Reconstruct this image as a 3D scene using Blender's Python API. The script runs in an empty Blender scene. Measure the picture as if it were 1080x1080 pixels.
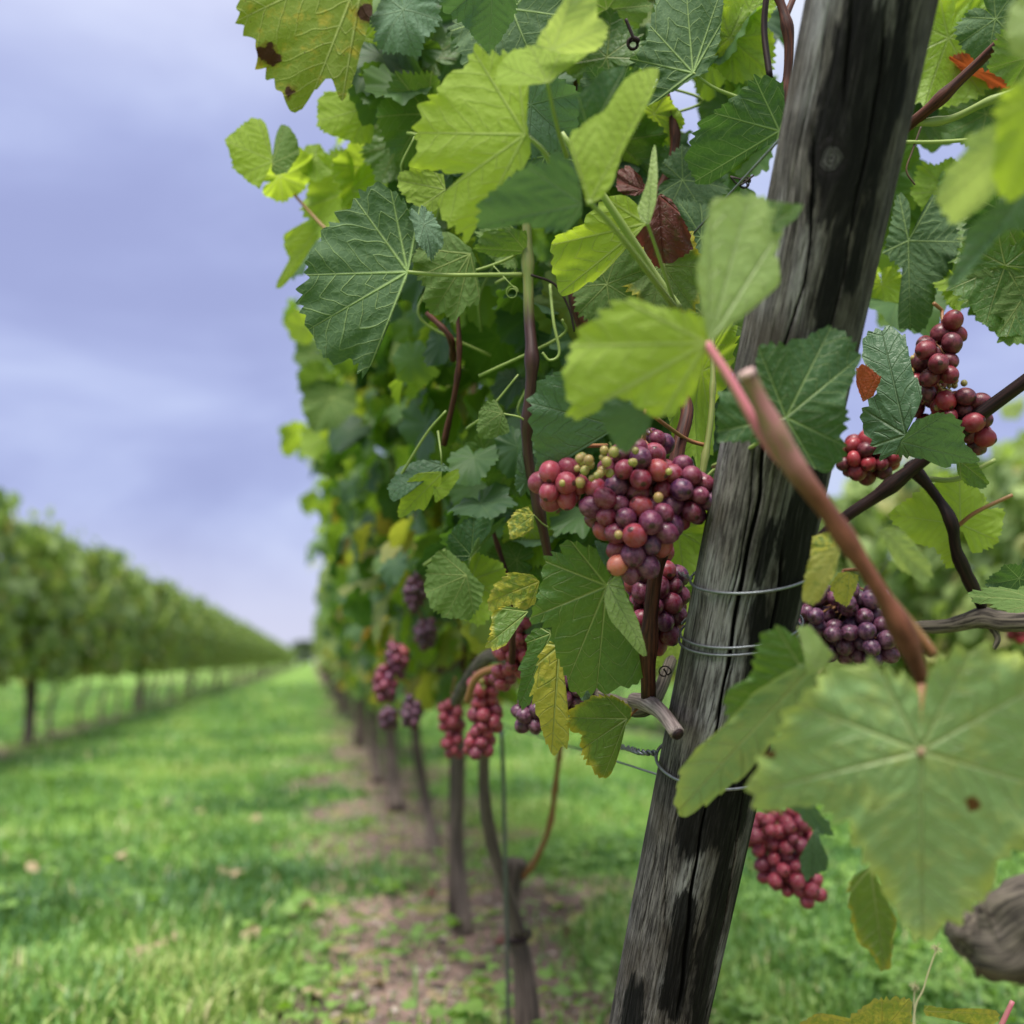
import bpy, math, random
import numpy as np
from mathutils import Vector, Matrix
random.seed(7)
RNG = np.random.default_rng(11)
sc = bpy.context.scene
col = sc.collection
rad = math.radians

# ------------------------------------------------------------------ camera
CAM = np.array([0.0, 0.0, 0.6])
PITCH, YAW = rad(8.27), rad(10.89)
F = np.array([math.sin(YAW)*math.cos(PITCH), math.cos(YAW)*math.cos(PITCH), math.sin(PITCH)])
R = np.array([math.cos(YAW), -math.sin(YAW), 0.0])
U = np.cross(R, F)
cd = bpy.data.cameras.new('camera'); cam = bpy.data.objects.new('camera', cd); col.objects.link(cam)
cam.matrix_world = Matrix(((R[0], U[0], -F[0], CAM[0]), (R[1], U[1], -F[1], CAM[1]), (R[2], U[2], -F[2], CAM[2]), (0, 0, 0, 1)))
cd.sensor_width = 36; cd.lens = 36; cd.clip_start = 0.02; cd.clip_end = 2000
cd.dof.use_dof = True; cd.dof.focus_distance = 0.87; cd.dof.aperture_fstop = 3.1
sc.camera = cam

# ------------------------------------------------------------------ world, sun, exposure
SUN_EL, SUN_ROT = rad(62), rad(-150)          # rotation measured from +Y towards +X
w = bpy.data.worlds.new('World'); sc.world = w; w.use_nodes = True
nt = w.node_tree; nt.nodes.clear()
def N(nt, t, **k):
    n = nt.nodes.new(t)
    for a, b in k.items():
        if a.startswith('i_'):
            n.inputs[a[2:].replace('_', ' ')].default_value = b
        else: setattr(n, a, b)
    return n
def ramp(nt, stops, interp='LINEAR'):
    n = nt.nodes.new('ShaderNodeValToRGB'); cr = n.color_ramp; cr.interpolation = interp
    while len(cr.elements) < len(stops): cr.elements.new(0.5)
    for e, (p, c) in zip(cr.elements, stops):
        e.position = p; e.color = (c[0], c[1], c[2], 1) if hasattr(c, '__len__') else (c, c, c, 1)
    return n
sky = N(nt, 'ShaderNodeTexSky', sky_type='NISHITA', sun_disc=False, sun_elevation=SUN_EL, sun_rotation=SUN_ROT)
bg1 = N(nt, 'ShaderNodeBackground'); bg1.inputs[1].default_value = 0.1
nt.links.new(sky.outputs[0], bg1.inputs[0])
tc = N(nt, 'ShaderNodeTexCoord')
mp = N(nt, 'ShaderNodeMapping'); mp.inputs['Scale'].default_value = (1.0, 1.0, 1.9); mp.inputs['Rotation'].default_value = (0.25, -0.35, 0.3)
nt.links.new(tc.outputs['Generated'], mp.inputs[0])
nz = N(nt, 'ShaderNodeTexNoise', i_Scale=2.5, i_Detail=6.0, i_Roughness=0.52, i_Distortion=0.35)
nt.links.new(mp.outputs[0], nz.inputs['Vector'])
cr = ramp(nt, [(0.36, (0.39, 0.435, 0.76)), (0.50, (0.50, 0.565, 0.92)), (0.64, (0.74, 0.83, 1.12))], 'B_SPLINE')
nt.links.new(nz.outputs['Fac'], cr.inputs[0])
sx = N(nt, 'ShaderNodeSeparateXYZ'); nt.links.new(tc.outputs['Generated'], sx.inputs[0])
hz = N(nt, 'ShaderNodeMapRange', interpolation_type='SMOOTHSTEP'); hz.inputs[1].default_value = 0.0; hz.inputs[2].default_value = 0.16
hz.inputs[3].default_value = 0.75; hz.inputs[4].default_value = 0.0
nt.links.new(sx.outputs[2], hz.inputs[0])
mh = N(nt, 'ShaderNodeMix', data_type='RGBA'); nt.links.new(hz.outputs[0], mh.inputs[0]); nt.links.new(cr.outputs[0], mh.inputs[6])
mh.inputs[7].default_value = (0.78, 0.78, 0.98, 1)
# an overcast sky is brighter overhead
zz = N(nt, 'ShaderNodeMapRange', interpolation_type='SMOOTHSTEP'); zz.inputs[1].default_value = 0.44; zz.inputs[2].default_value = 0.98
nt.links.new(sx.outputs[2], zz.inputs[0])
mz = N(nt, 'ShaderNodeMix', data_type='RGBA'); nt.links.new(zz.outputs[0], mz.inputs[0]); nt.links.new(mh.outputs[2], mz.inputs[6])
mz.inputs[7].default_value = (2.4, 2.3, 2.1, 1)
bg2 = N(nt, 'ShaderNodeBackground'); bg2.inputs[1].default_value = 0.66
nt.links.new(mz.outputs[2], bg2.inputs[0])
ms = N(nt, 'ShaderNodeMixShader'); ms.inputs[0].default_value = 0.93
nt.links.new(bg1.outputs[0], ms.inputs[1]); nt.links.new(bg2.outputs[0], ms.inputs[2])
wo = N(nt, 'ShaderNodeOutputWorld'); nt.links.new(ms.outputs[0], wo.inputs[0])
sl = bpy.data.lights.new('sun', 'SUN'); so = bpy.data.objects.new('sun', sl); col.objects.link(so)
sl.energy = 4.5; sl.angle = rad(26); sl.color = (1.0, 0.95, 0.86)
sdir = Vector((math.sin(SUN_ROT)*math.cos(SUN_EL), math.cos(SUN_ROT)*math.cos(SUN_EL), math.sin(SUN_EL)))
so.rotation_euler = sdir.to_track_quat('Z', 'Y').to_euler()
sc.view_settings.view_transform = 'Standard'; sc.view_settings.look = 'None'
sc.view_settings.exposure = 0.5; sc.view_settings.gamma = 1
sc.render.engine = 'CYCLES'
cy = sc.cycles
cy.use_denoising = True
try: cy.denoiser = 'OPENIMAGEDENOISE'
except Exception: pass
cy.max_bounces = 7; cy.diffuse_bounces = 3; cy.glossy_bounces = 2; cy.transmission_bounces = 4; cy.transparent_max_bounces = 4
cy.use_adaptive_sampling = False

# ------------------------------------------------------------------ helpers
def P(px, py, d):
    """a point of the place: seen in that direction of the photograph, d metres ahead"""
    return CAM + d*(F + R*(px-540)/1080 + U*(540-py)/1080)
def unit(v): return v/ (np.linalg.norm(v)+1e-12)
def tag(o, label=None, cat=None, group=None, kind=None):
    if label: o['label'] = label
    if cat: o['category'] = cat
    if group: o['group'] = group
    if kind: o['kind'] = kind
    return o
def mesh_from(name, V, quads=None, tris=None, mat=None, attrs=None, parent=None, smooth=True, link=True):
    V = np.asarray(V, dtype=np.float32).reshape(-1, 3)
    me = bpy.data.meshes.new(name)
    nq = 0 if quads is None else len(quads); ntr = 0 if tris is None else len(tris)
    me.vertices.add(len(V)); me.vertices.foreach_set('co', V.ravel())
    li = []
    if nq: li.append(np.asarray(quads, dtype=np.int32).ravel())
    if ntr: li.append(np.asarray(tris, dtype=np.int32).ravel())
    li = np.concatenate(li)
    me.loops.add(len(li)); me.loops.foreach_set('vertex_index', li)
    me.polygons.add(nq+ntr)
    st = np.concatenate([np.arange(nq)*4, nq*4+np.arange(ntr)*3]).astype(np.int32)
    me.polygons.foreach_set('loop_start', st)
    try:
        me.polygons.foreach_set('loop_total', np.concatenate([np.full(nq, 4), np.full(ntr, 3)]).astype(np.int32))
    except Exception: pass
    me.polygons.foreach_set('use_smooth', np.full(nq+ntr, smooth))
    me.update(calc_edges=True)
    for k, a in (attrs or {}).items():
        a = np.asarray(a, dtype=np.float32)
        if a.ndim == 2:
            at = me.attributes.new(k, 'FLOAT_VECTOR', 'POINT'); at.data.foreach_set('vector', a.ravel())
        else:
            at = me.attributes.new(k, 'FLOAT', 'POINT'); at.data.foreach_set('value', a)
    if mat: me.materials.append(mat)
    o = bpy.data.objects.new(name, me)
    if link: col.objects.link(o)
    if parent: setpar(o, parent)
    return o
def setpar(o, parent):
    """geometry was given in world coordinates: keep it there"""
    o.parent = parent
    o.matrix_parent_inverse = Matrix.Translation(parent_world(parent)).inverted()
def parent_world(p):
    v = Vector((0, 0, 0))
    return Vector(p.get('_o', (0, 0, 0)))
def empty(name, loc=(0, 0, 0)):
    o = bpy.data.objects.new(name, None); col.objects.link(o); o.location = [float(a) for a in loc]
    o['_o'] = [float(a) for a in loc]; o.empty_display_size = 0.05
    return o

def cat_rom(pts, n=8):
    pts = [np.asarray(p, float) for p in pts]
    if len(pts) < 3:
        return np.array([pts[0]*(1-t)+pts[-1]*t for t in np.linspace(0, 1, n+1)])
    out = []
    ext = [2*pts[0]-pts[1]]+pts+[2*pts[-1]-pts[-2]]
    for i in range(1, len(ext)-2):
        p0, p1, p2, p3 = ext[i-1:i+3]
        for t in np.linspace(0, 1, n, endpoint=False):
            out.append(.5*((2*p1)+(-p0+p2)*t+(2*p0-5*p1+4*p2-p3)*t*t+(-p0+3*p1-3*p2+p3)*t**3))
    out.append(pts[-1]); return np.array(out)
def tube_arrays(pts, radii, ns=10, rough=0.0, rng=RNG, caps=True, nodes=0):
    """pts Kx3, radii K. returns V, quads, tris, attr(along, around)"""
    pts = np.asarray(pts, float); K = len(pts)
    radii = np.interp(np.linspace(0, 1, K), np.linspace(0, 1, len(radii)), radii)
    seg = np.linalg.norm(np.diff(pts, axis=0), axis=1); L = np.concatenate([[0], np.cumsum(seg)])
    if nodes:
        for k in range(nodes):
            c = L[-1]*(k+.5+.2*rng.uniform(-1, 1))/nodes
            radii = radii*(1+.38*np.exp(-((L-c)/(2.2*radii.mean()))**2))
    T = np.gradient(pts, axis=0); T /= np.linalg.norm(T, axis=1)[:, None]+1e-12
    up = np.array([0.3, 0.2, 1.0]) if abs(T[0][2]) < .8 else np.array([1.0, .2, 0])
    n = unit(np.cross(T[0], up)); V = []; A = []
    ang = np.linspace(0, 2*np.pi, ns, endpoint=False)
    for i in range(K):
        n = unit(n-T[i]*np.dot(n, T[i])); b = np.cross(T[i], n)
        if i == 0: rdg = rng.normal(0, 1, ns)
        rdg = .88*rdg+.48*rng.normal(0, 1, ns)
        rr = radii[i]*(1+rough*rdg*.75)
        V.append(pts[i]+np.outer(np.cos(ang)*rr, n)+np.outer(np.sin(ang)*rr, b))
        A.append(np.stack([np.cos(ang)*radii[i], np.sin(ang)*radii[i], np.full(ns, L[i])], 1))
    V = np.concatenate(V); A = np.concatenate(A)
    i = np.arange(K-1)[:, None]*ns; j = np.arange(ns)[None]; j2 = (j+1) % ns
    q = np.stack([i+j, i+j2, i+ns+j2, i+ns+j], -1).reshape(-1, 4)
    tr = []
    if caps:
        c0, c1 = len(V), len(V)+1
        V = np.vstack([V, pts[0]-T[0]*radii[0]*.15, pts[-1]+T[-1]*radii[-1]*.15]); A = np.vstack([A, [0, 0, 0], [0, 0, L[-1]]])
        for k in range(ns):
            k2 = (k+1) % ns
            tr.append((c0, k2, k)); tr.append((c1, (K-1)*ns+k, (K-1)*ns+k2))
    return V, q, np.array(tr, dtype=int).reshape(-1, 3), A
def join(parts):
    V = []; Q = []; T = []; A = []; o = 0
    for v, q, t, a in parts:
        V.append(v); Q.append(np.asarray(q).reshape(-1, 4)+o); T.append(np.asarray(t).reshape(-1, 3)+o); A.append(a); o += len(v)
    return np.vstack(V), np.vstack(Q), np.vstack(T), np.vstack(A)
def tube(name, pts, radii, mat, parent=None, ns=10, rough=0.0, n=8, nodes=0, caps=True):
    v, q, t, a = tube_arrays(cat_rom(pts, n), radii, ns, rough, caps=caps, nodes=nodes)
    return mesh_from(name, v, q, t, mat, {'tc': a}, parent)
def PP(l): return [P(*p) for p in l]

# ------------------------------------------------------------------ materials
def new_mat(name):
    m = bpy.data.materials.new(name); m.use_nodes = True
    m.node_tree.nodes.clear(); return m, m.node_tree
def mixc(nt, fac, a, b, bt='MIX'):
    n = nt.nodes.new('ShaderNodeMix'); n.data_type = 'RGBA'; n.blend_type = bt
    for i, x in ((0, fac), (6, a), (7, b)):
        if hasattr(x, 'is_output') or isinstance(x, bpy.types.NodeSocket): nt.links.new(x, n.inputs[i])
        elif i == 0: n.inputs[0].default_value = x
        else: n.inputs[i].default_value = (x[0], x[1], x[2], 1)
    return n.outputs[2]
def mth(nt, op, a, b=None, c=None, clamp=False):
    n = nt.nodes.new('ShaderNodeMath'); n.operation = op; n.use_clamp = clamp
    for i, x in enumerate((a, b, c)):
        if x is None: continue
        if isinstance(x, bpy.types.NodeSocket): nt.links.new(x, n.inputs[i])
        else: n.inputs[i].default_value = x
    return n.outputs[0]
def mrange(nt, x, a, b, c=0.0, d=1.0, smooth=True):
    n = nt.nodes.new('ShaderNodeMapRange'); n.interpolation_type = 'SMOOTHSTEP' if smooth else 'LINEAR'
    nt.links.new(x, n.inputs[0])
    for i, v in enumerate((a, b, c, d)):
        if isinstance(v, bpy.types.NodeSocket): nt.links.new(v, n.inputs[i+1])
        else: n.inputs[i+1].default_value = v
    return n.outputs[0]
def noise(nt, vec, scale, detail=3, rough=.5, dist=0.0, col=False):
    n = nt.nodes.new('ShaderNodeTexNoise'); n.inputs['Scale'].default_value = scale; n.inputs['Detail'].default_value = detail
    n.inputs['Roughness'].default_value = rough; n.inputs['Distortion'].default_value = dist
    if vec is not None: nt.links.new(vec, n.inputs['Vector'])
    return n.outputs['Color' if col else 'Fac']
def attr(nt, name, out='Vector'):
    n = nt.nodes.new('ShaderNodeAttribute'); n.attribute_name = name; return n.outputs[out]
def mapping(nt, vec, scale=(1, 1, 1), loc=(0, 0, 0), rot=(0, 0, 0)):
    n = nt.nodes.new('ShaderNodeMapping'); nt.links.new(vec, n.inputs[0]); n.inputs['Scale'].default_value = scale
    n.inputs['Location'].default_value = loc; n.inputs['Rotation'].default_value = rot; return n.outputs[0]
def principled(nt, colr, rough=.5, bump=None, bs=.3, bd=.001, spec=.5, extra=None):
    p = nt.nodes.new('ShaderNodeBsdfPrincipled')
    if isinstance(colr, bpy.types.NodeSocket): nt.links.new(colr, p.inputs['Base Color'])
    else: p.inputs['Base Color'].default_value = (*colr, 1)
    if isinstance(rough, bpy.types.NodeSocket): nt.links.new(rough, p.inputs['Roughness'])
    else: p.inputs['Roughness'].default_value = rough
    p.inputs['Specular IOR Level'].default_value = spec
    if bump is not None:
        b = nt.nodes.new('ShaderNodeBump'); b.inputs['Strength'].default_value = bs; b.inputs['Distance'].default_value = bd
        nt.links.new(bump, b.inputs['Height']); nt.links.new(b.outputs[0], p.inputs['Normal'])
    for k, v in (extra or {}).items(): p.inputs[k].default_value = v
    return p
def out(nt, sh):
    o = nt.nodes.new('ShaderNodeOutputMaterial'); nt.links.new(sh, o.inputs[0])

def leaf_mat(name, top, top2, under, trans, vein=(.34, .42, .14), vmix=.9, edge=None, edge_at=.9, spots=0.0, spotcol=(.09, .035, .01),
             patch=None, patch_amt=.0, tfac=.38, rough=.42, dots=0.0, simple=False):
    m, nt = new_mat(name)
    rnd = attr(nt, 'rnd', 'Fac')
    vn = nt.nodes.new('ShaderNodeSeparateXYZ'); nt.links.new(attr(nt, 'vn'), vn.inputs[0])
    v, s, t = vn.outputs
    fl = attr(nt, 'fl')
    c = mixc(nt, rnd, top, top2)
    n1 = noise(nt, fl, 3.0, 3, .6)
    c = mixc(nt, mrange(nt, n1, .35, .7), c, mixc(nt, .55, c, top2))
    und = mixc(nt, rnd, under, tuple(a*.8+b*.2 for a, b in zip(under, top2)))
    tcol = mixc(nt, mrange(nt, n1, .3, .75), trans, tuple(a*1.15 for a in trans))
    tcol = mixc(nt, mth(nt, 'MULTIPLY', rnd, .5), tcol, tuple(a*.7 for a in trans))
    bump = None
    if not simple:
        # veins: primary ribs, secondaries leaving at an angle, fine net
        wv = mrange(nt, s, 0.0, 1.0, 0.024, 0.007, False)
        prim = mrange(nt, v, 0.0, wv, 1.0, 0.0)
        wob = mth(nt, 'MULTIPLY', mth(nt, 'SUBTRACT', noise(nt, fl, 2.6, 2), .5), .22)
        uu = mth(nt, 'ADD', mth(nt, 'SUBTRACT', s, mth(nt, 'MULTIPLY', v, mth(nt, 'SUBTRACT', 1.0, mth(nt, 'MULTIPLY', v, .7)))), wob)
        pp = mth(nt, 'PINGPONG', mth(nt, 'MULTIPLY', uu, 6.5), .5)
        sec = mth(nt, 'MULTIPLY', mrange(nt, pp, 0.0, .07, 1.0, 0.0), mrange(nt, uu, .03, .1))
        sec = mth(nt, 'MULTIPLY', sec, mrange(nt, v, .0, .42, .9, .25))
        vo = nt.nodes.new('ShaderNodeTexVoronoi'); vo.feature = 'DISTANCE_TO_EDGE'; vo.inputs['Scale'].default_value = 15; va = nt.nodes.new('ShaderNodeVectorMath'); va.operation = 'MULTIPLY_ADD'; nt.links.new(noise(nt, fl, 9, 2, col=True), va.inputs[0]); va.inputs[1].default_value = (.09, .09, 0); nt.links.new(fl, va.inputs[2]); nt.links.new(va.outputs[0], vo.inputs['Vector'])
        net = mrange(nt, vo.outputs['Distance'], 0, .10, 1, 0)
        vall = mth(nt, 'MAXIMUM', prim, mth(nt, 'MULTIPLY', sec, .68))
        vcol = mth(nt, 'MULTIPLY', mth(nt, 'MAXIMUM', vall, mth(nt, 'MULTIPLY', net, .10)), vmix)
        c = mixc(nt, vcol, c, vein); und = mixc(nt, mth(nt, 'MULTIPLY', vcol, 1.0), und, tuple(min(1, a*1.15) for a in vein))
        tcol = mixc(nt, mth(nt, 'MULTIPLY', vcol, .9), tcol, tuple(a*1.1 for a in vein))
        bump = mth(nt, 'ADD', mth(nt, 'MULTIPLY', vall, -1.0), mth(nt, 'ADD', mth(nt, 'MULTIPLY', net, -.10), mth(nt, 'MULTIPLY', noise(nt, fl, 11, 3), .8)))
    if edge is not None:
        ef = mrange(nt, mth(nt, 'ADD', t, mth(nt, 'MULTIPLY', mth(nt, 'SUBTRACT', noise(nt, fl, 3.5, 3), .5), .5)), edge_at-.16, edge_at+.12)
        c = mixc(nt, ef, c, edge); und = mixc(nt, ef, und, edge); tcol = mixc(nt, ef, tcol, tuple(a*1.2 for a in edge))
    if patch is not None:
        pf = mrange(nt, noise(nt, fl, 5.5, 5, .7, .2), .56-patch_amt*.3, .74-patch_amt*.3)
        c = mixc(nt, pf, c, patch); und = mixc(nt, pf, und, patch); tcol = mixc(nt, pf, tcol, patch)
    if dots > 0:
        v2 = nt.nodes.new('ShaderNodeTexVoronoi'); v2.inputs['Scale'].default_value = 26; nt.links.new(fl, v2.inputs['Vector'])
        df = mth(nt, 'MULTIPLY', mrange(nt, v2.outputs['Distance'], .06, .13, 1, 0), mrange(nt, noise(nt, fl, 2.5, 2), .62-dots*.25, .66-dots*.25))
        c = mixc(nt, df, c, (.05, .02, .008)); und = mixc(nt, df, und, (.05, .02, .008)); tcol = mixc(nt, df, tcol, (.05, .02, .008))
    sp = mrange(nt, mth(nt, 'ADD', attr(nt, 'sp', 'Fac'), mth(nt, 'MULTIPLY', mth(nt, 'SUBTRACT', noise(nt, fl, 16, 4), .5), 1.3)), .38, .52)
    hal = mth(nt, 'MULTIPLY', mrange(nt, mth(nt, 'ADD', attr(nt, 'sp', 'Fac'), mth(nt, 'MULTIPLY', mth(nt, 'SUBTRACT', noise(nt, fl, 30, 4), .5), 1.0)), .12, .45), .55)
    for_ = lambda q_: mixc(nt, sp, mixc(nt, hal, q_, (.16, .10, .015)), spotcol)
    c = for_(c); und = for_(und); tcol = for_(tcol)
    if spots > 0:
        sf = mrange(nt, noise(nt, fl, 3.2, 5, .55), .74-spots*.2, .77-spots*.2)
        c = mixc(nt, sf, c, spotcol); und = mixc(nt, sf, und, spotcol); tcol = mixc(nt, sf, tcol, spotcol)
    g = nt.nodes.new('ShaderNodeNewGeometry')
    cc = mixc(nt, g.outputs['Backfacing'], c, und)
    rg = mrange(nt, g.outputs['Backfacing'], 0, 1, rough, .8, False)
    p = principled(nt, cc, rg, bump, .8, .0022, .32)
    tr = nt.nodes.new('ShaderNodeBsdfTranslucent'); nt.links.new(tcol, tr.inputs[0])
    mx = nt.nodes.new('ShaderNodeMixShader'); mx.inputs[0].default_value = tfac
    nt.links.new(p.outputs[0], mx.inputs[1]); nt.links.new(tr.outputs[0], mx.inputs[2]); out(nt, mx.outputs[0])
    return m
LM = {}
LM['mid'] = leaf_mat('leaf_mid_green', (.048, .115, .034), (.080, .155, .032), (.11, .18, .055), (.24, .42, .035), tfac=.30)
LM['dark'] = leaf_mat('leaf_dark_green', (.028, .078, .034), (.045, .10, .035), (.070, .125, .06), (.10, .24, .03), vein=(.30, .42, .16), tfac=.22, dots=.0)
LM['blue'] = leaf_mat('leaf_grey_green', (.065, .13, .075), (.085, .155, .08), (.12, .20, .13), (.14, .28, .07), vein=(.24, .34, .18), vmix=.4, tfac=.2, rough=.42)
LM['bright'] = leaf_mat('leaf_yellow_green', (.19, .31, .04), (.25, .37, .05), (.25, .35, .06), (.56, .76, .05), vein=(.44, .54, .18), tfac=.46, vmix=.7)
LM['pale'] = leaf_mat('leaf_pale_green', (.27, .38, .14), (.31, .41, .15), (.32, .42, .16), (.50, .64, .14), vein=(.38, .48, .22), tfac=.40, vmix=.45)
LM['edge'] = leaf_mat('leaf_yellow_edged', (.20, .32, .14), (.22, .34, .14), (.22, .32, .13), (.30, .42, .11), vein=(.42, .50, .22), edge=(.38, .45, .10), edge_at=.96, tfac=.24, vmix=.65, patch=(.30, .38, .13), patch_amt=.3)
LM['olive'] = leaf_mat('leaf_olive_spotted', (.12, .17, .02), (.15, .19, .02), (.13, .19, .025), (.32, .42, .025), vein=(.36, .42, .13), patch=(.34, .30, .03), patch_amt=.2, spotcol=(.05, .02, .008), dots=.6, tfac=.42)
LM['mott'] = leaf_mat('leaf_mottled_yellow', (.12, .20, .05), (.20, .27, .04), (.24, .30, .12), (.38, .46, .05), vein=(.42, .46, .12), patch=(.50, .47, .07), patch_amt=.45, tfac=.35, edge=(.38, .36, .08), edge_at=.95)
LM['yellow'] = leaf_mat('leaf_yellow', (.36, .38, .06), (.44, .38, .06), (.42, .42, .14), (.66, .58, .07), vein=(.44, .50, .16), tfac=.45, dots=.3, patch=(.20, .28, .05), patch_amt=.15)
LM['tip'] = leaf_mat('leaf_yellow_tipped', (.085, .16, .03), (.11, .19, .03), (.15, .21, .08), (.26, .40, .04), edge=(.42, .36, .03), edge_at=.97, tfac=.3, dots=.2)
LM['red'] = leaf_mat('leaf_dry_dark_red', (.085, .022, .022), (.10, .03, .022), (.16, .06, .055), (.22, .05, .04), vein=(.2, .07, .06), tfac=.22, patch=(.10, .06, .03), patch_amt=.2)
LM['orange'] = leaf_mat('leaf_orange_red', (.34, .06, .02), (.36, .10, .02), (.30, .07, .04), (.6, .12, .03), vein=(.4, .14, .05), tfac=.35)
LM['brownpatch'] = leaf_mat('leaf_grey_green_with_brown', (.095, .16, .10), (.11, .19, .10), (.15, .23, .17), (.14, .25, .08), vein=(.22, .31, .17), vmix=.5, patch=(.30, .24, .12), patch_amt=.05, edge=(.20, .085, .04), edge_at=1.02, tfac=.2, rough=.36)
LM['tan'] = leaf_mat('leaf_fallen_tan', (.42, .33, .19), (.34, .22, .11), (.46, .38, .25), (.4, .3, .15), vein=(.3, .22, .12), tfac=.15, patch=(.30, .13, .08), patch_amt=.2)

def foliage_mat(name, stops, tstops, under, tfac=.42):
    m, nt = new_mat(name)
    rnd = attr(nt, 'rnd', 'Fac')
    a = ramp(nt, stops); b = ramp(nt, tstops); nt.links.new(rnd, a.inputs[0]); nt.links.new(rnd, b.inputs[0])
    vn = nt.nodes.new('ShaderNodeSeparateXYZ'); nt.links.new(attr(nt, 'vn'), vn.inputs[0])
    fl = attr(nt, 'fl')
    nn = mrange(nt, noise(nt, fl, 3.0, 3), .3, .75)
    vm = mth(nt, 'MULTIPLY', mrange(nt, vn.outputs[0], 0, .02, 1, 0), .4)
    c = mixc(nt, mth(nt, 'MULTIPLY', nn, .45), a.outputs[0], (.12, .20, .04)); c = mixc(nt, vm, c, (.25, .33, .1))
    un = mixc(nt, .55, c, under)
    g = nt.nodes.new('ShaderNodeNewGeometry'); cc = mixc(nt, g.outputs['Backfacing'], c, un)
    p = principled(nt, cc, .5, None, spec=.25)
    tr = nt.nodes.new('ShaderNodeBsdfTranslucent'); nt.links.new(b.outputs[0], tr.inputs[0])
    mx = nt.nodes.new('ShaderNodeMixShader'); mx.inputs[0].default_value = tfac
    nt.links.new(p.outputs[0], mx.inputs[1]); nt.links.new(tr.outputs[0], mx.inputs[2]); out(nt, mx.outputs[0]); return m
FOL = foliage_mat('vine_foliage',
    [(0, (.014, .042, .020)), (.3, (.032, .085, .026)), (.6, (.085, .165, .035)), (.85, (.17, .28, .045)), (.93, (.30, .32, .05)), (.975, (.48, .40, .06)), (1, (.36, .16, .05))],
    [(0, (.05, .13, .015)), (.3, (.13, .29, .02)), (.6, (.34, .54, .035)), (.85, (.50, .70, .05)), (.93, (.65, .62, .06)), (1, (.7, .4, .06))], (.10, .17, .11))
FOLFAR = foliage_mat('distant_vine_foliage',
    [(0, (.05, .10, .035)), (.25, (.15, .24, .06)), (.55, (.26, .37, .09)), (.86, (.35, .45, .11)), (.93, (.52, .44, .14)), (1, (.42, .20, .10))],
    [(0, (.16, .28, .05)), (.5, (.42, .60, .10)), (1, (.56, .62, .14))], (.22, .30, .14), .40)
EDGEM = foliage_mat('weed_leaf', [(0, (.08, .20, .03)), (.6, (.14, .33, .03)), (1, (.24, .42, .04))], [(0, (.2, .45, .03)), (1, (.4, .7, .05))], (.18, .28, .1), .35)

def stem_mat(name, c1, c2, rough=.5, grain=(300, 300, 14), grad=None, bs=.4, spec=.4):
    """grad: (length0, length1, colour) blends along the stem"""
    m, nt = new_mat(name); t = attr(nt, 'tc')
    n1 = noise(nt, mapping(nt, t, grain), 1.0, 4, .6)
    c = mixc(nt, mrange(nt, n1, .35, .65), c1, c2)
    if grad:
        s = nt.nodes.new('ShaderNodeSeparateXYZ'); nt.links.new(t, s.inputs[0])
        ff = mrange(nt, mth(nt, 'ADD', s.outputs[2], mth(nt, 'MULTIPLY', n1, .02)), grad[0], grad[1])
        c = mixc(nt, ff, c, mixc(nt, mrange(nt, n1, .35, .65), grad[2], tuple(a*.6 for a in grad[2])))
    p = principled(nt, c, rough, n1, bs, .001, spec); out(nt, p.outputs[0]); return m
M = {}
M['bark'] = stem_mat('vine_bark', (.022, .017, .015), (.16, .135, .11), .9, (520, 520, 26), bs=1.0)
M['barkfar'] = stem_mat('vine_bark_weathered', (.06, .045, .038), (.18, .14, .115), .85, (160, 160, 10), bs=.8)
M['cane'] = stem_mat('red_brown_cane', (.028, .010, .009), (.10, .034, .022), .55, (500, 500, 30), spec=.2)
M['canedark'] = stem_mat('dark_purple_cane', (.008, .005, .006), (.028, .013, .013), .55, (500, 500, 25), spec=.2)
M['caneg'] = stem_mat('cane_green_to_brown', (.13, .18, .04), (.19, .20, .06), .45, (400, 400, 30), (.33, .37, (.045, .016, .014)))
M['stub'] = stem_mat('weathered_cut_spur', (.12, .09, .085), (.32, .26, .25), .7, (700, 700, 40), bs=.7)
M['petg'] = stem_mat('green_petiole', (.20, .28, .07), (.26, .33, .10), .45, (300, 300, 20), bs=.15)
M['petp'] = stem_mat('pink_petiole', (.46, .12, .18), (.40, .17, .16), .4, (300, 300, 20), bs=.1)
M['petred'] = stem_mat('reddish_petiole', (.30, .12, .06), (.22, .14, .05), .45, (300, 300, 20), bs=.15)
M['shoot'] = stem_mat('foreground_shoot', (.29, .125, .13), (.21, .14, .08), .5, (260, 260, 60), (.05, .09, (.165, .058, .035)), bs=.35, spec=.25)
M['tendril'] = stem_mat('tendril', (.05, .03, .02), (.12, .07, .03), .5)
M['tendriltan'] = stem_mat('leaf_joint', (.36, .27, .16), (.22, .14, .09), .6)
M['pith'] = stem_mat('cut_end', (.40, .26, .26), (.5, .34, .32), .6)
m, nt = new_mat('galvanised_wire')
p = principled(nt, mixc(nt, noise(nt, attr(nt, 'tc'), 300, 3), (.10, .11, .12), (.26, .28, .31)), .45, extra={'Metallic': .85}); out(nt, p.outputs[0]); M['wire'] = m

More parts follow.
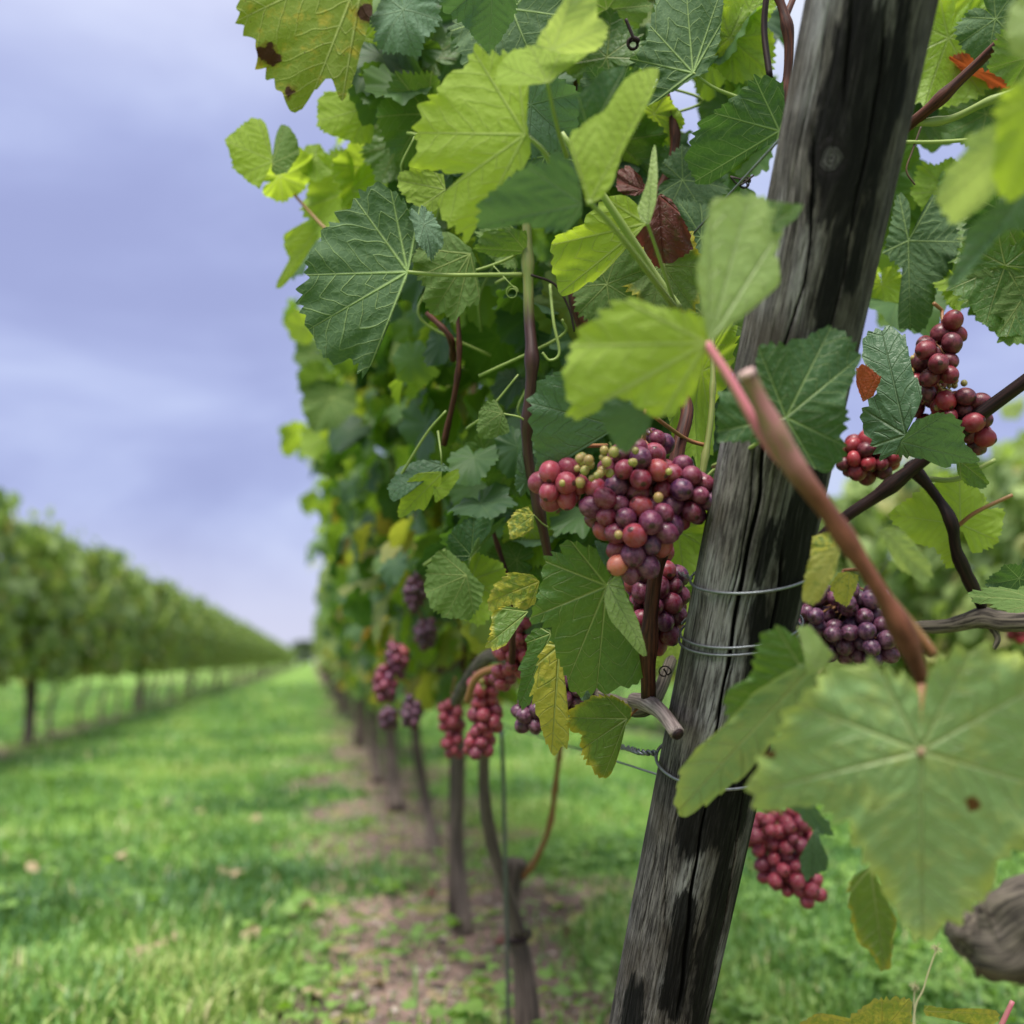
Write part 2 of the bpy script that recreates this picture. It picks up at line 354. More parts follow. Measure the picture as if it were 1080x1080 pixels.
def berry_mat(name, cols, bloom=(.30, .20, .36), bl=.24, sss=.25):
    m, nt = new_mat(name)
    oi = nt.nodes.new('ShaderNodeObjectInfo'); tc = nt.nodes.new('ShaderNodeTexCoord')
    cr = ramp(nt, cols); nt.links.new(oi.outputs['Random'], cr.inputs[0])
    off = nt.nodes.new('ShaderNodeVectorMath'); off.operation = 'ADD'; nt.links.new(tc.outputs['Object'], off.inputs[0])
    cb = nt.nodes.new('ShaderNodeCombineXYZ'); nt.links.new(mth(nt, 'MULTIPLY', oi.outputs['Random'], 37.0), cb.inputs[0]); nt.links.new(cb.outputs[0], off.inputs[1])
    n1 = noise(nt, off.outputs[0], 1.6, 4, .65)
    n2 = noise(nt, off.outputs[0], 9.0, 4, .6)
    c = mixc(nt, mrange(nt, n1, .4, .7), cr.outputs[0], mixc(nt, .45, cr.outputs[0], (.30, .045, .06)))
    sx = nt.nodes.new('ShaderNodeSeparateXYZ'); nt.links.new(tc.outputs['Object'], sx.inputs[0])
    bf = mth(nt, 'MULTIPLY', mrange(nt, mth(nt, 'ADD', mth(nt, 'MULTIPLY', n1, .6), mth(nt, 'MULTIPLY', n2, .4)), .40, .62), bl)
    c = mixc(nt, bf, c, bloom)
    tipd = mrange(nt, sx.outputs[2], -1.07, -1.045, 1, 0)
    c = mixc(nt, mth(nt, 'MULTIPLY', tipd, .85), c, (.03, .012, .01))
    rg = mrange(nt, bf, 0, bl, .30, .52, False)
    p = principled(nt, c, rg, None, spec=.42, extra={'Subsurface Weight': sss, 'Subsurface Radius': (.9, .25, .2), 'Subsurface Scale': .004})
    out(nt, p.outputs[0]); return m
M['berry'] = berry_mat('berry_purple_red', [(0, (.06, .006, .020)), (.3, (.17, .010, .026)), (.55, (.09, .008, .034)), (.75, (.045, .010, .05)), (.92, (.23, .018, .032)), (1, (.30, .05, .04))])
M['berryred'] = berry_mat('berry_rose_red', [(0, (.22, .02, .04)), (.5, (.32, .035, .06)), (1, (.15, .018, .045))], (.42, .22, .32), .22)
M['berrydark'] = berry_mat('berry_dark_purple', [(0, (.03, .007, .02)), (.5, (.07, .009, .026)), (1, (.035, .010, .04))], (.22, .19, .32), .34)
M['berryback'] = berry_mat('berry_deep_red', [(0, (.035, .006, .016)), (.45, (.09, .008, .018)), (.75, (.17, .012, .022)), (1, (.30, .02, .03))], (.22, .15, .2), .12)  # tone varies per berry from near black to red
M['berrygreen'] = berry_mat('berry_unripe', [(0, (.22, .24, .06)), (.6, (.34, .32, .09)), (1, (.30, .20, .07))], (.4, .42, .25), .2)
M['berrypeach'] = berry_mat('berry_peach', [(0, (.38, .13, .06)), (1, (.42, .12, .08))], (.5, .3, .25), .25)

# post wood
def post_mat(name, dark=1.0):
    m, nt = new_mat(name); t = attr(nt, 'tc')
    s = nt.nodes.new('ShaderNodeSeparateXYZ'); nt.links.new(t, s.inputs[0])
    ar, tz, cr_ = s.outputs           # arc metres, height metres, crack depth
    fv = nt.nodes.new('ShaderNodeCombineXYZ'); nt.links.new(ar, fv.inputs[0]); nt.links.new(tz, fv.inputs[1])
    warp = noise(nt, mapping(nt, fv.outputs[0], (10, 3.0, 1)), 1.0, 3, .5)
    ar2 = mth(nt, 'ADD', ar, mth(nt, 'MULTIPLY', warp, .03))
    # knot pulls the grain round it
    kx, kz = KNOT
    dx = mth(nt, 'SUBTRACT', ar, kx); dz = mth(nt, 'MULTIPLY', mth(nt, 'SUBTRACT', tz, kz), .8)
    kd = mth(nt, 'ADD', mth(nt, 'SQRT', mth(nt, 'ADD', mth(nt, 'MULTIPLY', dx, dx), mth(nt, 'MULTIPLY', dz, dz))), mth(nt, 'MULTIPLY', mth(nt, 'SUBTRACT', noise(nt, fv.outputs[0], 160, 3), .5), .006))
    pull = mth(nt, 'MULTIPLY', dx, mth(nt, 'MULTIPLY', mth(nt, 'DIVIDE', -.00007, mth(nt, 'MAXIMUM', mth(nt, 'MULTIPLY', kd, kd), .00007)), mrange(nt, kd, .02, .05, 1, 0)))
    ar3 = mth(nt, 'ADD', ar2, pull)
    g = nt.nodes.new('ShaderNodeCombineXYZ'); nt.links.new(ar3, g.inputs[0]); nt.links.new(tz, g.inputs[1])
    fine = noise(nt, mapping(nt, g.outputs[0], (520, 34, 1)), 1.0, 5, .72)
    med = noise(nt, mapping(nt, g.outputs[0], (170, 13, 1)), 1.0, 5, .68)
    big = noise(nt, mapping(nt, g.outputs[0], (46, 9, 1)), 1.0, 7, .68, .5)
    c = mixc(nt, mrange(nt, fine, .36, .62), (.022, .018, .016), (.205, .188, .182))
    c = mixc(nt, mrange(nt, med, .38, .62), mixc(nt, .6, c, (.03, .027, .03)), c)
    blot = mrange(nt, noise(nt, fv.outputs[0], 22, 5, .65), .42, .62)
    c = mixc(nt, mth(nt, 'MULTIPLY', blot, .55), c, (.028, .025, .026))
    silver = mrange(nt, noise(nt, mapping(nt, g.outputs[0], (26, 6, 1), (3.1, 0, 0)), 1.0, 3), .5, .68)
    c = mixc(nt, mth(nt, 'MULTIPLY', mth(nt, 'MULTIPLY', silver, mrange(nt, fine, .35, .6, .1, 1)), .7), c, (.36, .355, .38))
    warm = mrange(nt, noise(nt, fv.outputs[0], 16, 2), .45, .7)
    c = mixc(nt, mth(nt, 'MULTIPLY', warm, .3), c, (.085, .066, .048))
    # black tar and fungus stains, more on the right side, where all the wood is darker
    side = mrange(nt, ar, TARX-.022, TARX+.014)
    side = mth(nt, 'MULTIPLY', side, mrange(nt, ar, TARX+.045, TARX+.075, 1, .35))
    stn = attr(nt, 'stain', 'Fac')
    tar = mrange(nt, mth(nt, 'ADD', mth(nt, 'ADD', mth(nt, 'MULTIPLY', big, .75), mth(nt, 'MULTIPLY', med, .55)), mth(nt, 'ADD', mth(nt, 'MULTIPLY', stn, .42), mth(nt, 'MULTIPLY', side, .05))), .84, .93)
    tar = mth(nt, 'MULTIPLY', tar, mrange(nt, mth(nt, 'ADD', fine, mth(nt, 'MULTIPLY', med, .5)), .92, 1.02, 1, .2))
    c = mixc(nt, mth(nt, 'MULTIPLY', side, .45), c, mixc(nt, .72, c, (.012, .011, .013)))
    c = mixc(nt, mth(nt, 'MULTIPLY', tar, .93*dark), c, mixc(nt, mrange(nt, mth(nt, 'ADD', mth(nt, 'MULTIPLY', fine, .6), mth(nt, 'MULTIPLY', med, .4)), .50, .66), (.003, .003, .004), (.022, .020, .022)))
    streak = mrange(nt, noise(nt, mapping(nt, g.outputs[0], (320, 9, 1), (9, 0, 0)), 1.0, 3, .55), .63, .67)
    c = mixc(nt, mth(nt, 'MULTIPLY', streak, .85), c, (.008, .007, .008))
    ck = mrange(nt, cr_, .0004, .0022)
    c = mixc(nt, ck, c, (.003, .003, .003))
    # knot
    kin = mrange(nt, kd, .0045, .0075, 1, 0)
    rings = mth(nt, 'SINE', mth(nt, 'MULTIPLY', kd, 3600))
    c = mixc(nt, mth(nt, 'MULTIPLY', kin, .9), c, mixc(nt, mrange(nt, rings, -.6, .6), (.018, .017, .018), (.085, .08, .085)))
    rim = mth(nt, 'MULTIPLY', mrange(nt, kd, .0060, .0078), mrange(nt, kd, .0085, .013, 1, 0))
    c = mixc(nt, mth(nt, 'MULTIPLY', rim, .85), c, (.012, .01, .012))
    h = mth(nt, 'ADD', mth(nt, 'MULTIPLY', fine, .5), mth(nt, 'ADD', mth(nt, 'MULTIPLY', med, .9), mth(nt, 'MULTIPLY', streak, -.8)))
    p = principled(nt, c, mrange(nt, tar, 0, 1, .85, .75, False), h, 1.0, .0022, .1)
    out(nt, p.outputs[0]); return m

# ------------------------------------------------------------------ leaves
RK = np.radians([0, 24, 50, 75, 102, 124, 146, 163, 173, 180])
def outline(th, rv, lob):
    a = np.abs(th)
    base = rv.copy()
    v = np.interp(a, RK, base)
    # soften
    s = 0
    for dd in (-.10, -.05, 0, .05, .10): s = s+np.interp(np.clip(np.abs(a+dd), 0, math.pi), RK, base)
    return .4*v+.6*s/5
RV0 = np.array([1.0, .84, .90, .70, .76, .66, .64, .55, .40, .20])
PRIM = np.radians([0, 50, -50, 102, -102, 146, -146])
def leaf_flat(na, nr, rng, lobes=1.0, teeth=.05, nteeth=44, wid=1.0):
    th = np.linspace(-math.pi+.02, math.pi-.02, na)
    for p in PRIM: th[np.argmin(abs(th-p))] = p
    rv = RV0.copy()*(1+rng.normal(0, .035, len(RV0))); rv[1] -= .10*(lobes-1); rv[3] -= .09*(lobes-1)
    asym = 1+rng.normal(0, .03)*np.sign(th)
    R0 = outline(th, rv, lobes)*asym
    ph = np.cumsum(rng.uniform(.7, 1.3, na)); ph = ph/ph[-1]*nteeth
    saw = (ph % 1.0); saw = np.where(saw < .62, saw/.62, (1-saw)/.38)
    amp = teeth*(1+.5*np.sin(3.1*th+rng.uniform(0, 6)))*(1+.4*rng.normal(0, 1, na)*.4)
    tt = np.linspace(0, 1, nr+1)**.85
    TH, T = np.meshgrid(th, tt)
    RR = R0[None]*T*(1+(amp*(saw-.5)*2)[None]*np.clip((T-.72)/.28, 0, 1)**1.5)
    x = RR*np.sin(TH)*wid; y = RR*np.cos(TH)
    d = np.abs((TH[..., None]-PRIM[None, None])); k = d.argmin(-1); dth = np.take_along_axis(d, k[..., None], -1)[..., 0]
    vv = RR*np.sin(np.minimum(dth, 1.5)); ss = RR*np.cos(dth)
    i = np.arange(nr)[:, None]*na; j = np.arange(na-1)[None]
    q = np.stack([i+j, i+na+j, i+na+j+1, i+j+1], -1).reshape(-1, 4)
    # ray order runs clockwise seen from +Z, so flip to face +Z
    return x.ravel(), y.ravel(), vv.ravel(), ss.ravel(), T.ravel(), TH.ravel(), q[:, ::-1].copy()[:, ::-1]
def leaf_shape(x, y, v, t, th, rng, fold=.15, cup=.15, bend=.4, wave=.05, quilt=.05, twist=0.0, cross=0.0):
    dm = np.abs(th[:, None]-PRIM[None]).min(1); hwid = np.where(np.abs(th) > 2.5, .5, .43)
    z = fold*(np.sqrt(x*x+.004)-.063)+quilt*np.sqrt(x*x+y*y)*np.sin(np.pi/2*np.clip(dm/hwid, 0, 1)**.75)*(1-.35*t)
    k1, k2 = rng.uniform(0, 6.28, 2)
    z = z+wave*t**2.5*(np.sin(4*th+k1)+.6*np.sin(9*th+k2)+.35*np.sin(17*th+k1*3))
    z = z+.03*np.sin(4*x+k2)*np.sin(4.5*y+k1)
    z = z-cup*(x*x+y*y)*.6
    if abs(cross) > 1e-4:      # roll the sides
        r = 1/cross; a = x/r; x2 = (r-z)*np.sin(a); z = r-(r-z)*np.cos(a); x = x2
    if abs(bend) > 1e-4:       # droop the length
        r = 1/bend; a = y/r; y2 = (r+z)*np.sin(a); z = (r+z)*np.cos(a)-r; y = y2
    if twist:
        a = twist*y; x, z = x*np.cos(a)-z*np.sin(a), x*np.sin(a)+z*np.cos(a)
    return np.stack([x, y, z], 1)
def frame(tip_dir, facing, roll):
    Y = unit(tip_dir); Z = unit(facing-Y*np.dot(facing, Y)); X = np.cross(Y, Z)
    c, s = math.cos(roll), math.sin(roll)
    return X*c-Z*s, Y, Z*c+X*s
def leaf(parent, bx, by, tx, ty, d, mat, dd=0.0, roll=0, lobes=1.0, wid=1.0, fold=.15, cup=.12, bend=.35, wave=.05, quilt=.05,
         twist=0, cross=0, pet=None, petmat='petg', petr=.0011, res=1, teeth=.05, seed=None, label=None, under=False):
    """one leaf: stalk joint seen at (bx,by), tip at (tx,ty)"""
    rng = np.random.default_rng(seed if seed is not None else int(bx*7+by*13+tx*3+ty) % 99991)
    na, nr = (220, 16) if res == 1 else (96, 7)
    x, y, v, s, t, th, q = leaf_flat(na, nr, rng, lobes, teeth, int(rng.uniform(38, 50)), wid)
    L3 = leaf_shape(x, y, v, t, th, rng, fold, cup, bend, wave, quilt, twist, cross)
    b = P(bx, by, d); e = P(tx, ty, d+dd); L = np.linalg.norm(e-b)
    fwd = L3[np.argmax(s*(np.abs(th) < .02))]
    chord = max(.3, np.linalg.norm(fwd)); sc_ = L/chord
    Xa, Ya, Za = frame(e-b, CAM-b, rad(roll)+(math.pi if under else 0))
    # rotate so that the (bent) chord points to the tip
    ang = math.atan2(fwd[2], fwd[1]); ca, sa = math.cos(-ang), math.sin(-ang)
    yy = L3[:, 1]*ca-L3[:, 2]*sa; zz_ = L3[:, 1]*sa+L3[:, 2]*ca
    W = b+sc_*(np.outer(L3[:, 0], Xa)+np.outer(yy, Ya)+np.outer(zz_, Za))
    off = rng.uniform(0, 50, 2)
    o = mesh_from('leaf', W, q, None, LM[mat], {'vn': np.stack([v, s, t], 1), 'fl': np.stack([x+off[0], y+off[1], 0*x], 1),
                  'rnd': np.full(len(x), rng.uniform(0, 1))}, parent)
    o['_o'] = list(parent.get('_o', (0, 0, 0)))
    if label: o['label'] = label
    if pet:
        pts = [b-Za*.0005]+[P(*p) for p in pet]
        po = tube('petiole', pts, [petr*.9, petr, petr*1.4], M[petmat], None, 8)
        po.parent = o; po.matrix_parent_inverse = Matrix.Identity(4)
        po.location = (0, 0, 0)
        mw = Matrix.Translation(Vector(o['_o'])); po.matrix_parent_inverse = Matrix.Identity(4)
    return o

def leaf_o(parent, base, poly, d, mat, tip=None, ribs=None, tilt=(0, 0), cup=.12, wave=.045, quilt=.024, under=False, teeth=.028, pet=None,
           petmat='petg', petr=.0011, label=None, seed=None, curl=0.0, spots=()):
    """a leaf with its own outline: blade round the stalk joint, given relief and slope in depth"""
    bx, by = base; pl = np.array(poly, float).reshape(-1, 2); rng = np.random.default_rng(seed if seed is not None else int(bx*7+by*13+pl[0][0]*3) % 99991)
    q = pl-np.array([bx, by]); q[:, 1] *= -1
    na0 = 420; th = np.linspace(-math.pi, math.pi, na0, endpoint=False); dx, dy = np.cos(th), np.sin(th)
    Rr = np.zeros(na0)
    for (x0, y0), (x1, y1) in zip(q, np.roll(q, -1, 0)):
        ex, ey = x1-x0, y1-y0; den = dx*ey-dy*ex; den = np.where(np.abs(den) < 1e-9, 1e-9, den)
        t_ = (x0*ey-y0*ex)/den; u_ = (x0*dy-y0*dx)/den; ok = (t_ > 0) & (u_ >= -.001) & (u_ <= 1.001)
        Rr = np.where(ok, np.maximum(Rr, t_), Rr)
    hit = Rr > 1.0
    if hit.all(): st = int(np.argmin(Rr)); idx = (np.arange(na0)+st) % na0
    else:
        best = (0, 0); k = 0
        h2 = np.concatenate([hit, hit]); run = 0; 
        for k in range(2*na0):
            run = run+1 if not h2[k] else 0
            if run > best[0]: best = (run, k)
        st = (best[1]+1) % na0; idx = (np.arange(na0-min(best[0], na0-4))+st) % na0
    th = np.unwrap(th[idx]); Rr = Rr[idx]
    ker = np.array([1, 2, 3, 4, 3, 2, 1.]); ker /= ker.sum(); Rr = np.convolve(np.pad(Rr, 3, mode='edge'), ker, 'valid')
    lw_ = sum(np.sin(th*f_+rng.uniform(0, 6.3))/f_**.5 for f_ in (7, 11, 17, 23)); Rr = Rr*(1+.012*lw_)
    na = len(th); Lp = np.percentile(Rr, 90)
    tipxy = np.array([tip[0]-bx, by-tip[1]]) if tip is not None else np.array([np.cos(th[np.argmax(Rr)]), np.sin(th[np.argmax(Rr)])])
    t0 = math.atan2(tipxy[1], tipxy[0])
    if ribs: pa = np.array([math.atan2(by-r_[1], r_[0]-bx) for r_ in ribs]+[t0])
    else: pa = np.array([t0+a_ for a_ in np.radians([0, 46, -46, 96, -96, 142, -142])])
    mid = (th[0]+th[-1])/2; pa = mid+(pa-mid+math.pi) % (2*math.pi)-math.pi
    for a_ in pa:
        k = np.argmin(abs(th-a_))
        if abs(th[k]-a_) < .03: th[k] = a_
    # teeth along the arc of the margin
    arc = np.concatenate([[0], np.cumsum(np.hypot(np.diff(Rr*np.cos(th)), np.diff(Rr*np.sin(th))))])
    ph = arc/(Lp*rng.uniform(.12, .15)); ph = ph+.28*np.sin(ph*1.9+rng.uniform(0, 6))+.2*np.sin(ph*.73)
    saw = ph % 1.0; saw = np.where(saw < .6, saw/.6, (1-saw)/.4)
    am = teeth*Lp*(1+.5*np.sin(ph*.9+rng.uniform(0, 6)))
    nr = 18; T = (np.linspace(0, 1, nr+1)**.85)[:, None]; TH = np.tile(th, (nr+1, 1))
    RR = Rr[None]*T+(am*(saw-.5)*2)[None]*np.clip((T-.75)/.25, 0, 1)**1.5*np.clip(Rr/(.3*Lp), 0, 1)[None]
    dth = np.abs(TH[..., None]-pa[None, None]); dmin = dth.min(-1)
    x = (RR*np.cos(TH)/Lp); y = (RR*np.sin(TH)/Lp); rr_ = RR/Lp
    v = rr_*np.sin(np.minimum(dmin, 1.5)); s_ = rr_*np.cos(np.minimum(dmin, 1.5))
    k1, k2 = rng.uniform(0, 6.28, 2)
    z = tilt[0]*x+tilt[1]*y+quilt*rr_*np.sin(np.pi/2*np.clip(dmin/.42, 0, 1)**.75)-cup*rr_**2
    z = z+.006*np.cos(2*np.pi*6.5*(s_-v*(1-.7*v)))*np.clip(v/.06, 0, 1)*np.clip(s_*5, 0, 1)
    z = z+wave*T**2.5*(np.sin(4*TH+k1)+.6*np.sin(9*TH+k2)+.4*np.sin(19*TH+k1*3))*np.clip(rr_, 0, 1)+.035*np.sin(4*x+k2)*np.sin(4.5*y+k1)
    cd_ = x*math.cos(t0)+y*math.sin(t0); z = z-curl*np.clip(cd_, 0, 2)**2
    px = bx+RR*np.cos(TH); py = by-RR*np.sin(TH); D = d-z*Lp/1080*d
    W = CAM+D[..., None]*(F+R*((px-540)/1080)[..., None]+U*((540-py)/1080)[..., None])
    i = np.arange(nr)[:, None]*na; j = np.arange(na-1)[None]
    qd = np.stack([i+j, i+j+1, i+na+j+1, i+na+j], -1).reshape(-1, 4)
    if not under: qd = qd[:, ::-1]
    off = rng.uniform(0, 50, 2); n = x.size; sg = -1 if under else 1
    o = mesh_from('leaf', W.reshape(-1, 3), qd, None, LM[mat], {'vn': np.stack([v.ravel(), s_.ravel(), np.tile(T, (1, na)).ravel()], 1),
        'fl': np.stack([x.ravel()+off[0], y.ravel()+off[1], np.zeros(n)], 1), 'rnd': np.full(n, rng.uniform())}, parent)
    if spots:
        sv = np.zeros(n)
        for (sx_, sy_, sr_) in spots: sv = np.maximum(sv, np.clip(1.4-np.hypot(px.ravel()-sx_, py.ravel()-sy_)/sr_*.8, 0, 1))
        at = o.data.attributes.new('sp', 'FLOAT', 'POINT'); at.data.foreach_set('value', sv.astype(np.float32))
    o['_o'] = list(parent.get('_o', (0, 0, 0)))
    if label: o['label'] = label
    if pet:
        po = tube('petiole', [P(bx, by, d+.001)]+[P(*p_) for p_ in pet], [petr*.9, petr, petr*1.4], M[petmat], None, 8)
        po.parent = o; po.matrix_parent_inverse = Matrix.Identity(4)
    return o

def scatter_leaves(name, pos, tips, normals, sizes, rnds, mat, rng, na=40, nr=3, parent=None, link=True, nvar=5, teeth=.07, lob=1.2, flat=False):
    """many leaves in one mesh (canopies)"""
    VV = []; QQ = []; VN = []; FL = []; RD = []; o = 0
    temps = []
    for k in range(nvar):
        x, y, v, s, t, th, q = leaf_flat(na, nr, rng, lob+.4*rng.uniform(-1, 1), teeth, max(5, na//4), 1.0)
        L3 = leaf_shape(x, y, v, t, th, rng, rng.uniform(.05, .35), rng.uniform(0, .25), rng.uniform(0, .9), rng.uniform(.03, .09), .03, rng.uniform(-.4, .4))
        temps.append((L3, v, s, t, x, y, q))
    kinds = rng.integers(0, nvar, len(pos))
    Y = tips/np.linalg.norm(tips, axis=1)[:, None]
    Z = normals-Y*(normals*Y).sum(1)[:, None]; Z /= np.linalg.norm(Z, axis=1)[:, None]+1e-9
    X = np.cross(Y, Z)
    for k in range(nvar):
        idx = np.where(kinds == k)[0]
        if not len(idx): continue
        L3, v, s, t, x, y, q = temps[k]; m = len(x)
        W = pos[idx][:, None]+sizes[idx][:, None, None]*(L3[None, :, 0:1]*X[idx][:, None]+L3[None, :, 1:2]*Y[idx][:, None]+L3[None, :, 2:3]*Z[idx][:, None])
        VV.append(W.reshape(-1, 3)); n = len(idx)
        QQ.append((q[None]+(o+np.arange(n)*m)[:, None, None]).reshape(-1, 4)); o += n*m
        VN.append(np.tile(np.stack([v, s, t], 1), (n, 1)))
        fo = rng.uniform(0, 40, (n, 1, 2)); f = np.stack([x, y], 1)[None]+fo
        FL.append(np.concatenate([f, np.zeros((n, m, 1))], 2).reshape(-1, 3)); RD.append(np.repeat(rnds[idx], m))
    return mesh_from(name, np.vstack(VV), np.vstack(QQ), None, mat, {'vn': np.vstack(VN), 'fl': np.vstack(FL), 'rnd': np.concatenate(RD)}, parent, True, link)

# ------------------------------------------------------------------ ground
ROWX = 0.34; LEFTX = -2.04; RIGHTX = 2.72
def snoise(x, y, seed, sc_=1.0, oct_=4):
    r = np.random.default_rng(seed); z = 0; a = 1; tot = 0; f = sc_
    for o_ in range(oct_):
        for _ in range(3):
            an = r.uniform(0, 6.28); z = z+a*np.sin(f*(x*np.cos(an)+y*np.sin(an))*r.uniform(.8, 1.25)+r.uniform(0, 6.28))
            tot += a
        f *= 2.1; a *= .62
    return z/tot*1.6
def gz(x, y):
    return .018*snoise(x, y, 5, 2.2, 3)*np.clip(12/(np.abs(y)+6), 0, 1)
def soil_fac(x, y):
    """1 = bare strip beneath a row of vines"""
    f = 0
    for rx, wd in ((ROWX+.02, .43), (LEFTX, .24), (RIGHTX, .26), (RIGHTX+2.38, .25), (LEFTX-2.38, .25)):
        f = np.maximum(f, np.clip(1.2-np.abs(x-rx)/wd*.9+.62*snoise(x, y, 9, 6.0, 5), 0, 1))
    return f*np.clip(1.3-np.abs(y)/16, .7, 1.12)
gxs = np.concatenate([[-400, -120, -40, -15, -8], np.linspace(-5, 5, 201), [8, 15, 40, 120, 400]])
gys = np.concatenate([[-200, -30, -6], np.linspace(-2, 12, 250), [14, 17, 21, 26, 34, 45, 60, 85, 130, 250, 600]])
GX, GY = np.meshgrid(gxs, gys); GZ = gz(GX, GY)
nx = len(gxs); i = np.arange(len(gys)-1)[:, None]*nx; j = np.arange(nx-1)[None]
gq = np.stack([i+j, i+j+1, i+nx+j+1, i+nx+j], -1).reshape(-1, 4)
m, nt = new_mat('ground_soil_and_grass')
tcn = nt.nodes.new('ShaderNodeTexCoord'); ov = tcn.outputs['Object']
sf = attr(nt, 'soil', 'Fac')
n1 = noise(nt, ov, 3.0, 5, .6); n2 = noise(nt, ov, 40, 5, .6); n3 = noise(nt, mapping(nt, ov, (1, .35, 1)), 1.6, 4)
gcol = mixc(nt, mrange(nt, n3, .35, .65), (.12, .23, .05), (.20, .34, .06))
gcol = mixc(nt, mrange(nt, n2, .4, .7), gcol, (.09, .15, .04))
scol = mixc(nt, mrange(nt, n1, .35, .65), (.10, .068, .058), (.30, .205, .175))
scol = mixc(nt, mrange(nt, n2, .42, .7), scol, (.09, .072, .06))
scol = mixc(nt, mrange(nt, noise(nt, ov, 7.5, 4), .55, .62), scol, (.20, .20, .07))
gf = mrange(nt, mth(nt, 'ADD', sf, mth(nt, 'MULTIPLY', mth(nt, 'SUBTRACT', n2, .5), .6)), .42, .62)
cc = mixc(nt, gf, gcol, scol)
p = principled(nt, cc, .95, n2, .8, .012, .2); out(nt, p.outputs[0]); M['ground'] = m
g = mesh_from('ground', np.stack([GX, GY, GZ], -1).reshape(-1, 3), gq, None, m, {'soil': soil_fac(GX, GY).ravel()})
tag(g, kind='structure')

# grass blades: uncountable
m, nt = new_mat('grass_blades')
rn = attr(nt, 'rnd', 'Fac')
a = ramp(nt, [(0, (.055, .14, .05)), (.35, (.12, .25, .07)), (.7, (.19, .34, .08)), (.93, (.33, .45, .12)), (1, (.50, .46, .26))])
nt.links.new(rn, a.inputs[0])
p = principled(nt, a.outputs[0], .45, None, spec=.5)
tr = nt.nodes.new('ShaderNodeBsdfTranslucent'); nt.links.new(mixc(nt, .5, a.outputs[0], (.35, .62, .06)), tr.inputs[0])
mx = nt.nodes.new('ShaderNodeMixShader'); mx.inputs[0].default_value = .3
nt.links.new(p.outputs[0], mx.inputs[1]); nt.links.new(tr.outputs[0], mx.inputs[2]); out(nt, mx.outputs[0]); M['grass'] = m
def grass(name, n, seed):
    r = np.random.default_rng(seed)
    y = np.exp(r.uniform(math.log(.9), math.log(26), n)); u = r.uniform(-.75, 1.05, n); x = y*u
    x = np.where(np.abs(x) > 9, r.uniform(-9, 9, n), x)
    s = soil_fac(x, y); keep = r.uniform(0, 1, n) > np.clip(s*1.3-.35, 0, .93)
    clump = snoise(x, y, 21, 7.0, 3); keep &= r.uniform(-1.2, .6, n) < clump+.3
    x, y, s, clump = x[keep], y[keep], s[keep], clump[keep]; n = len(x)
    h = (.024+.028*np.clip(clump+.3, 0, 1.2)+.012*r.normal(0, 1, n).clip(-1, 2.5))*(1-.35*s)*(1+.03*y)
    h *= np.where(r.uniform(0, 1, n) > .97, 1.9, 1.0)
    wd = .0016*(1+y*.30)*r.uniform(.7, 1.5, n)
    an = r.uniform(0, 6.28, n); ln = r.uniform(.1, .9, n)*h; dx, dy = np.cos(an), np.sin(an)
    wx, wy = -dy*wd, dx*wd; z = gz(x, y)-.004
    def v(a, b, c): return np.stack([a, b, c], 1)
    V = np.stack([v(x-wx, y-wy, z), v(x+wx, y+wy, z),
                  v(x+dx*ln*.3-wx*.9, y+dy*ln*.3-wy*.9, z+h*.6), v(x+dx*ln*.3+wx*.9, y+dy*ln*.3+wy*.9, z+h*.6),
                  v(x+dx*ln, y+dy*ln, z+h*(1-.35*(ln/h)**2))], 1).reshape(-1, 3)
    o = np.arange(n)[:, None]*5
    q = o+np.array([[0, 1, 3, 2]]); t = o+np.array([[2, 3, 4]])
    rr = np.clip(.40+.62*snoise(x, y, 33, 3.0, 4)+.2*r.normal(0, 1, n), 0, .95)
    rr = np.where(r.uniform(0, 1, n) > .975, 1.0, rr)
    return tag(mesh_from(name, V, q, t, M['grass'], {'rnd': np.repeat(rr, 5)}, smooth=False), 'short bright green grass covering the lane and the edges of the bare strip', 'grass', kind='stuff')
grass('grass', 420000, 3)
# clods and litter on the bare strip: uncountable
r = np.random.default_rng(8); n = 5000
cy0 = np.exp(r.uniform(math.log(1.2), math.log(14), n)); cx0 = ROWX-.08+r.normal(0, .24, n); kk = soil_fac(cx0, cy0) > .35; cx0, cy0 = cx0[kk], cy0[kk]; n = len(cx0)
oct_ = np.array([[1, 0, 0], [0, 1, 0], [-1, 0, 0], [0, -1, 0], [0, 0, 1], [0, 0, -1.0], [.7, .7, .3], [-.7, -.6, .4]]); of_ = np.array([[0, 6, 4], [6, 1, 4], [1, 2, 4], [2, 7, 4], [7, 3, 4], [3, 0, 4], [6, 0, 5], [1, 6, 5], [2, 1, 5], [7, 2, 5], [3, 7, 5], [0, 3, 5]])
sz = .004+.010*r.uniform(0, 1, n)**3
V = np.stack([cx0, cy0, gz(cx0, cy0)+sz*.2], 1)[:, None]+oct_[None]*sz[:, None, None]*r.uniform(.5, 1.2, (n, 8, 1))*np.array([1, 1, .6])
T_ = (of_[None]+(np.arange(n)*8)[:, None, None]).reshape(-1, 3)
m, nt = new_mat('soil_clods'); a = ramp(nt, [(0, (.10, .08, .07)), (.6, (.26, .20, .17)), (1, (.42, .36, .32))]); nt.links.new(attr(nt, 'rnd', 'Fac'), a.inputs[0])
p = principled(nt, a.outputs[0], .95); out(nt, p.outputs[0])
tag(mesh_from('soil_clods', V.reshape(-1, 3), None, T_, m, {'rnd': np.repeat(r.uniform(0, 1, n), 8)}, smooth=False), 'small clods and stones scattered over the bare strip', 'clods', kind='stuff')
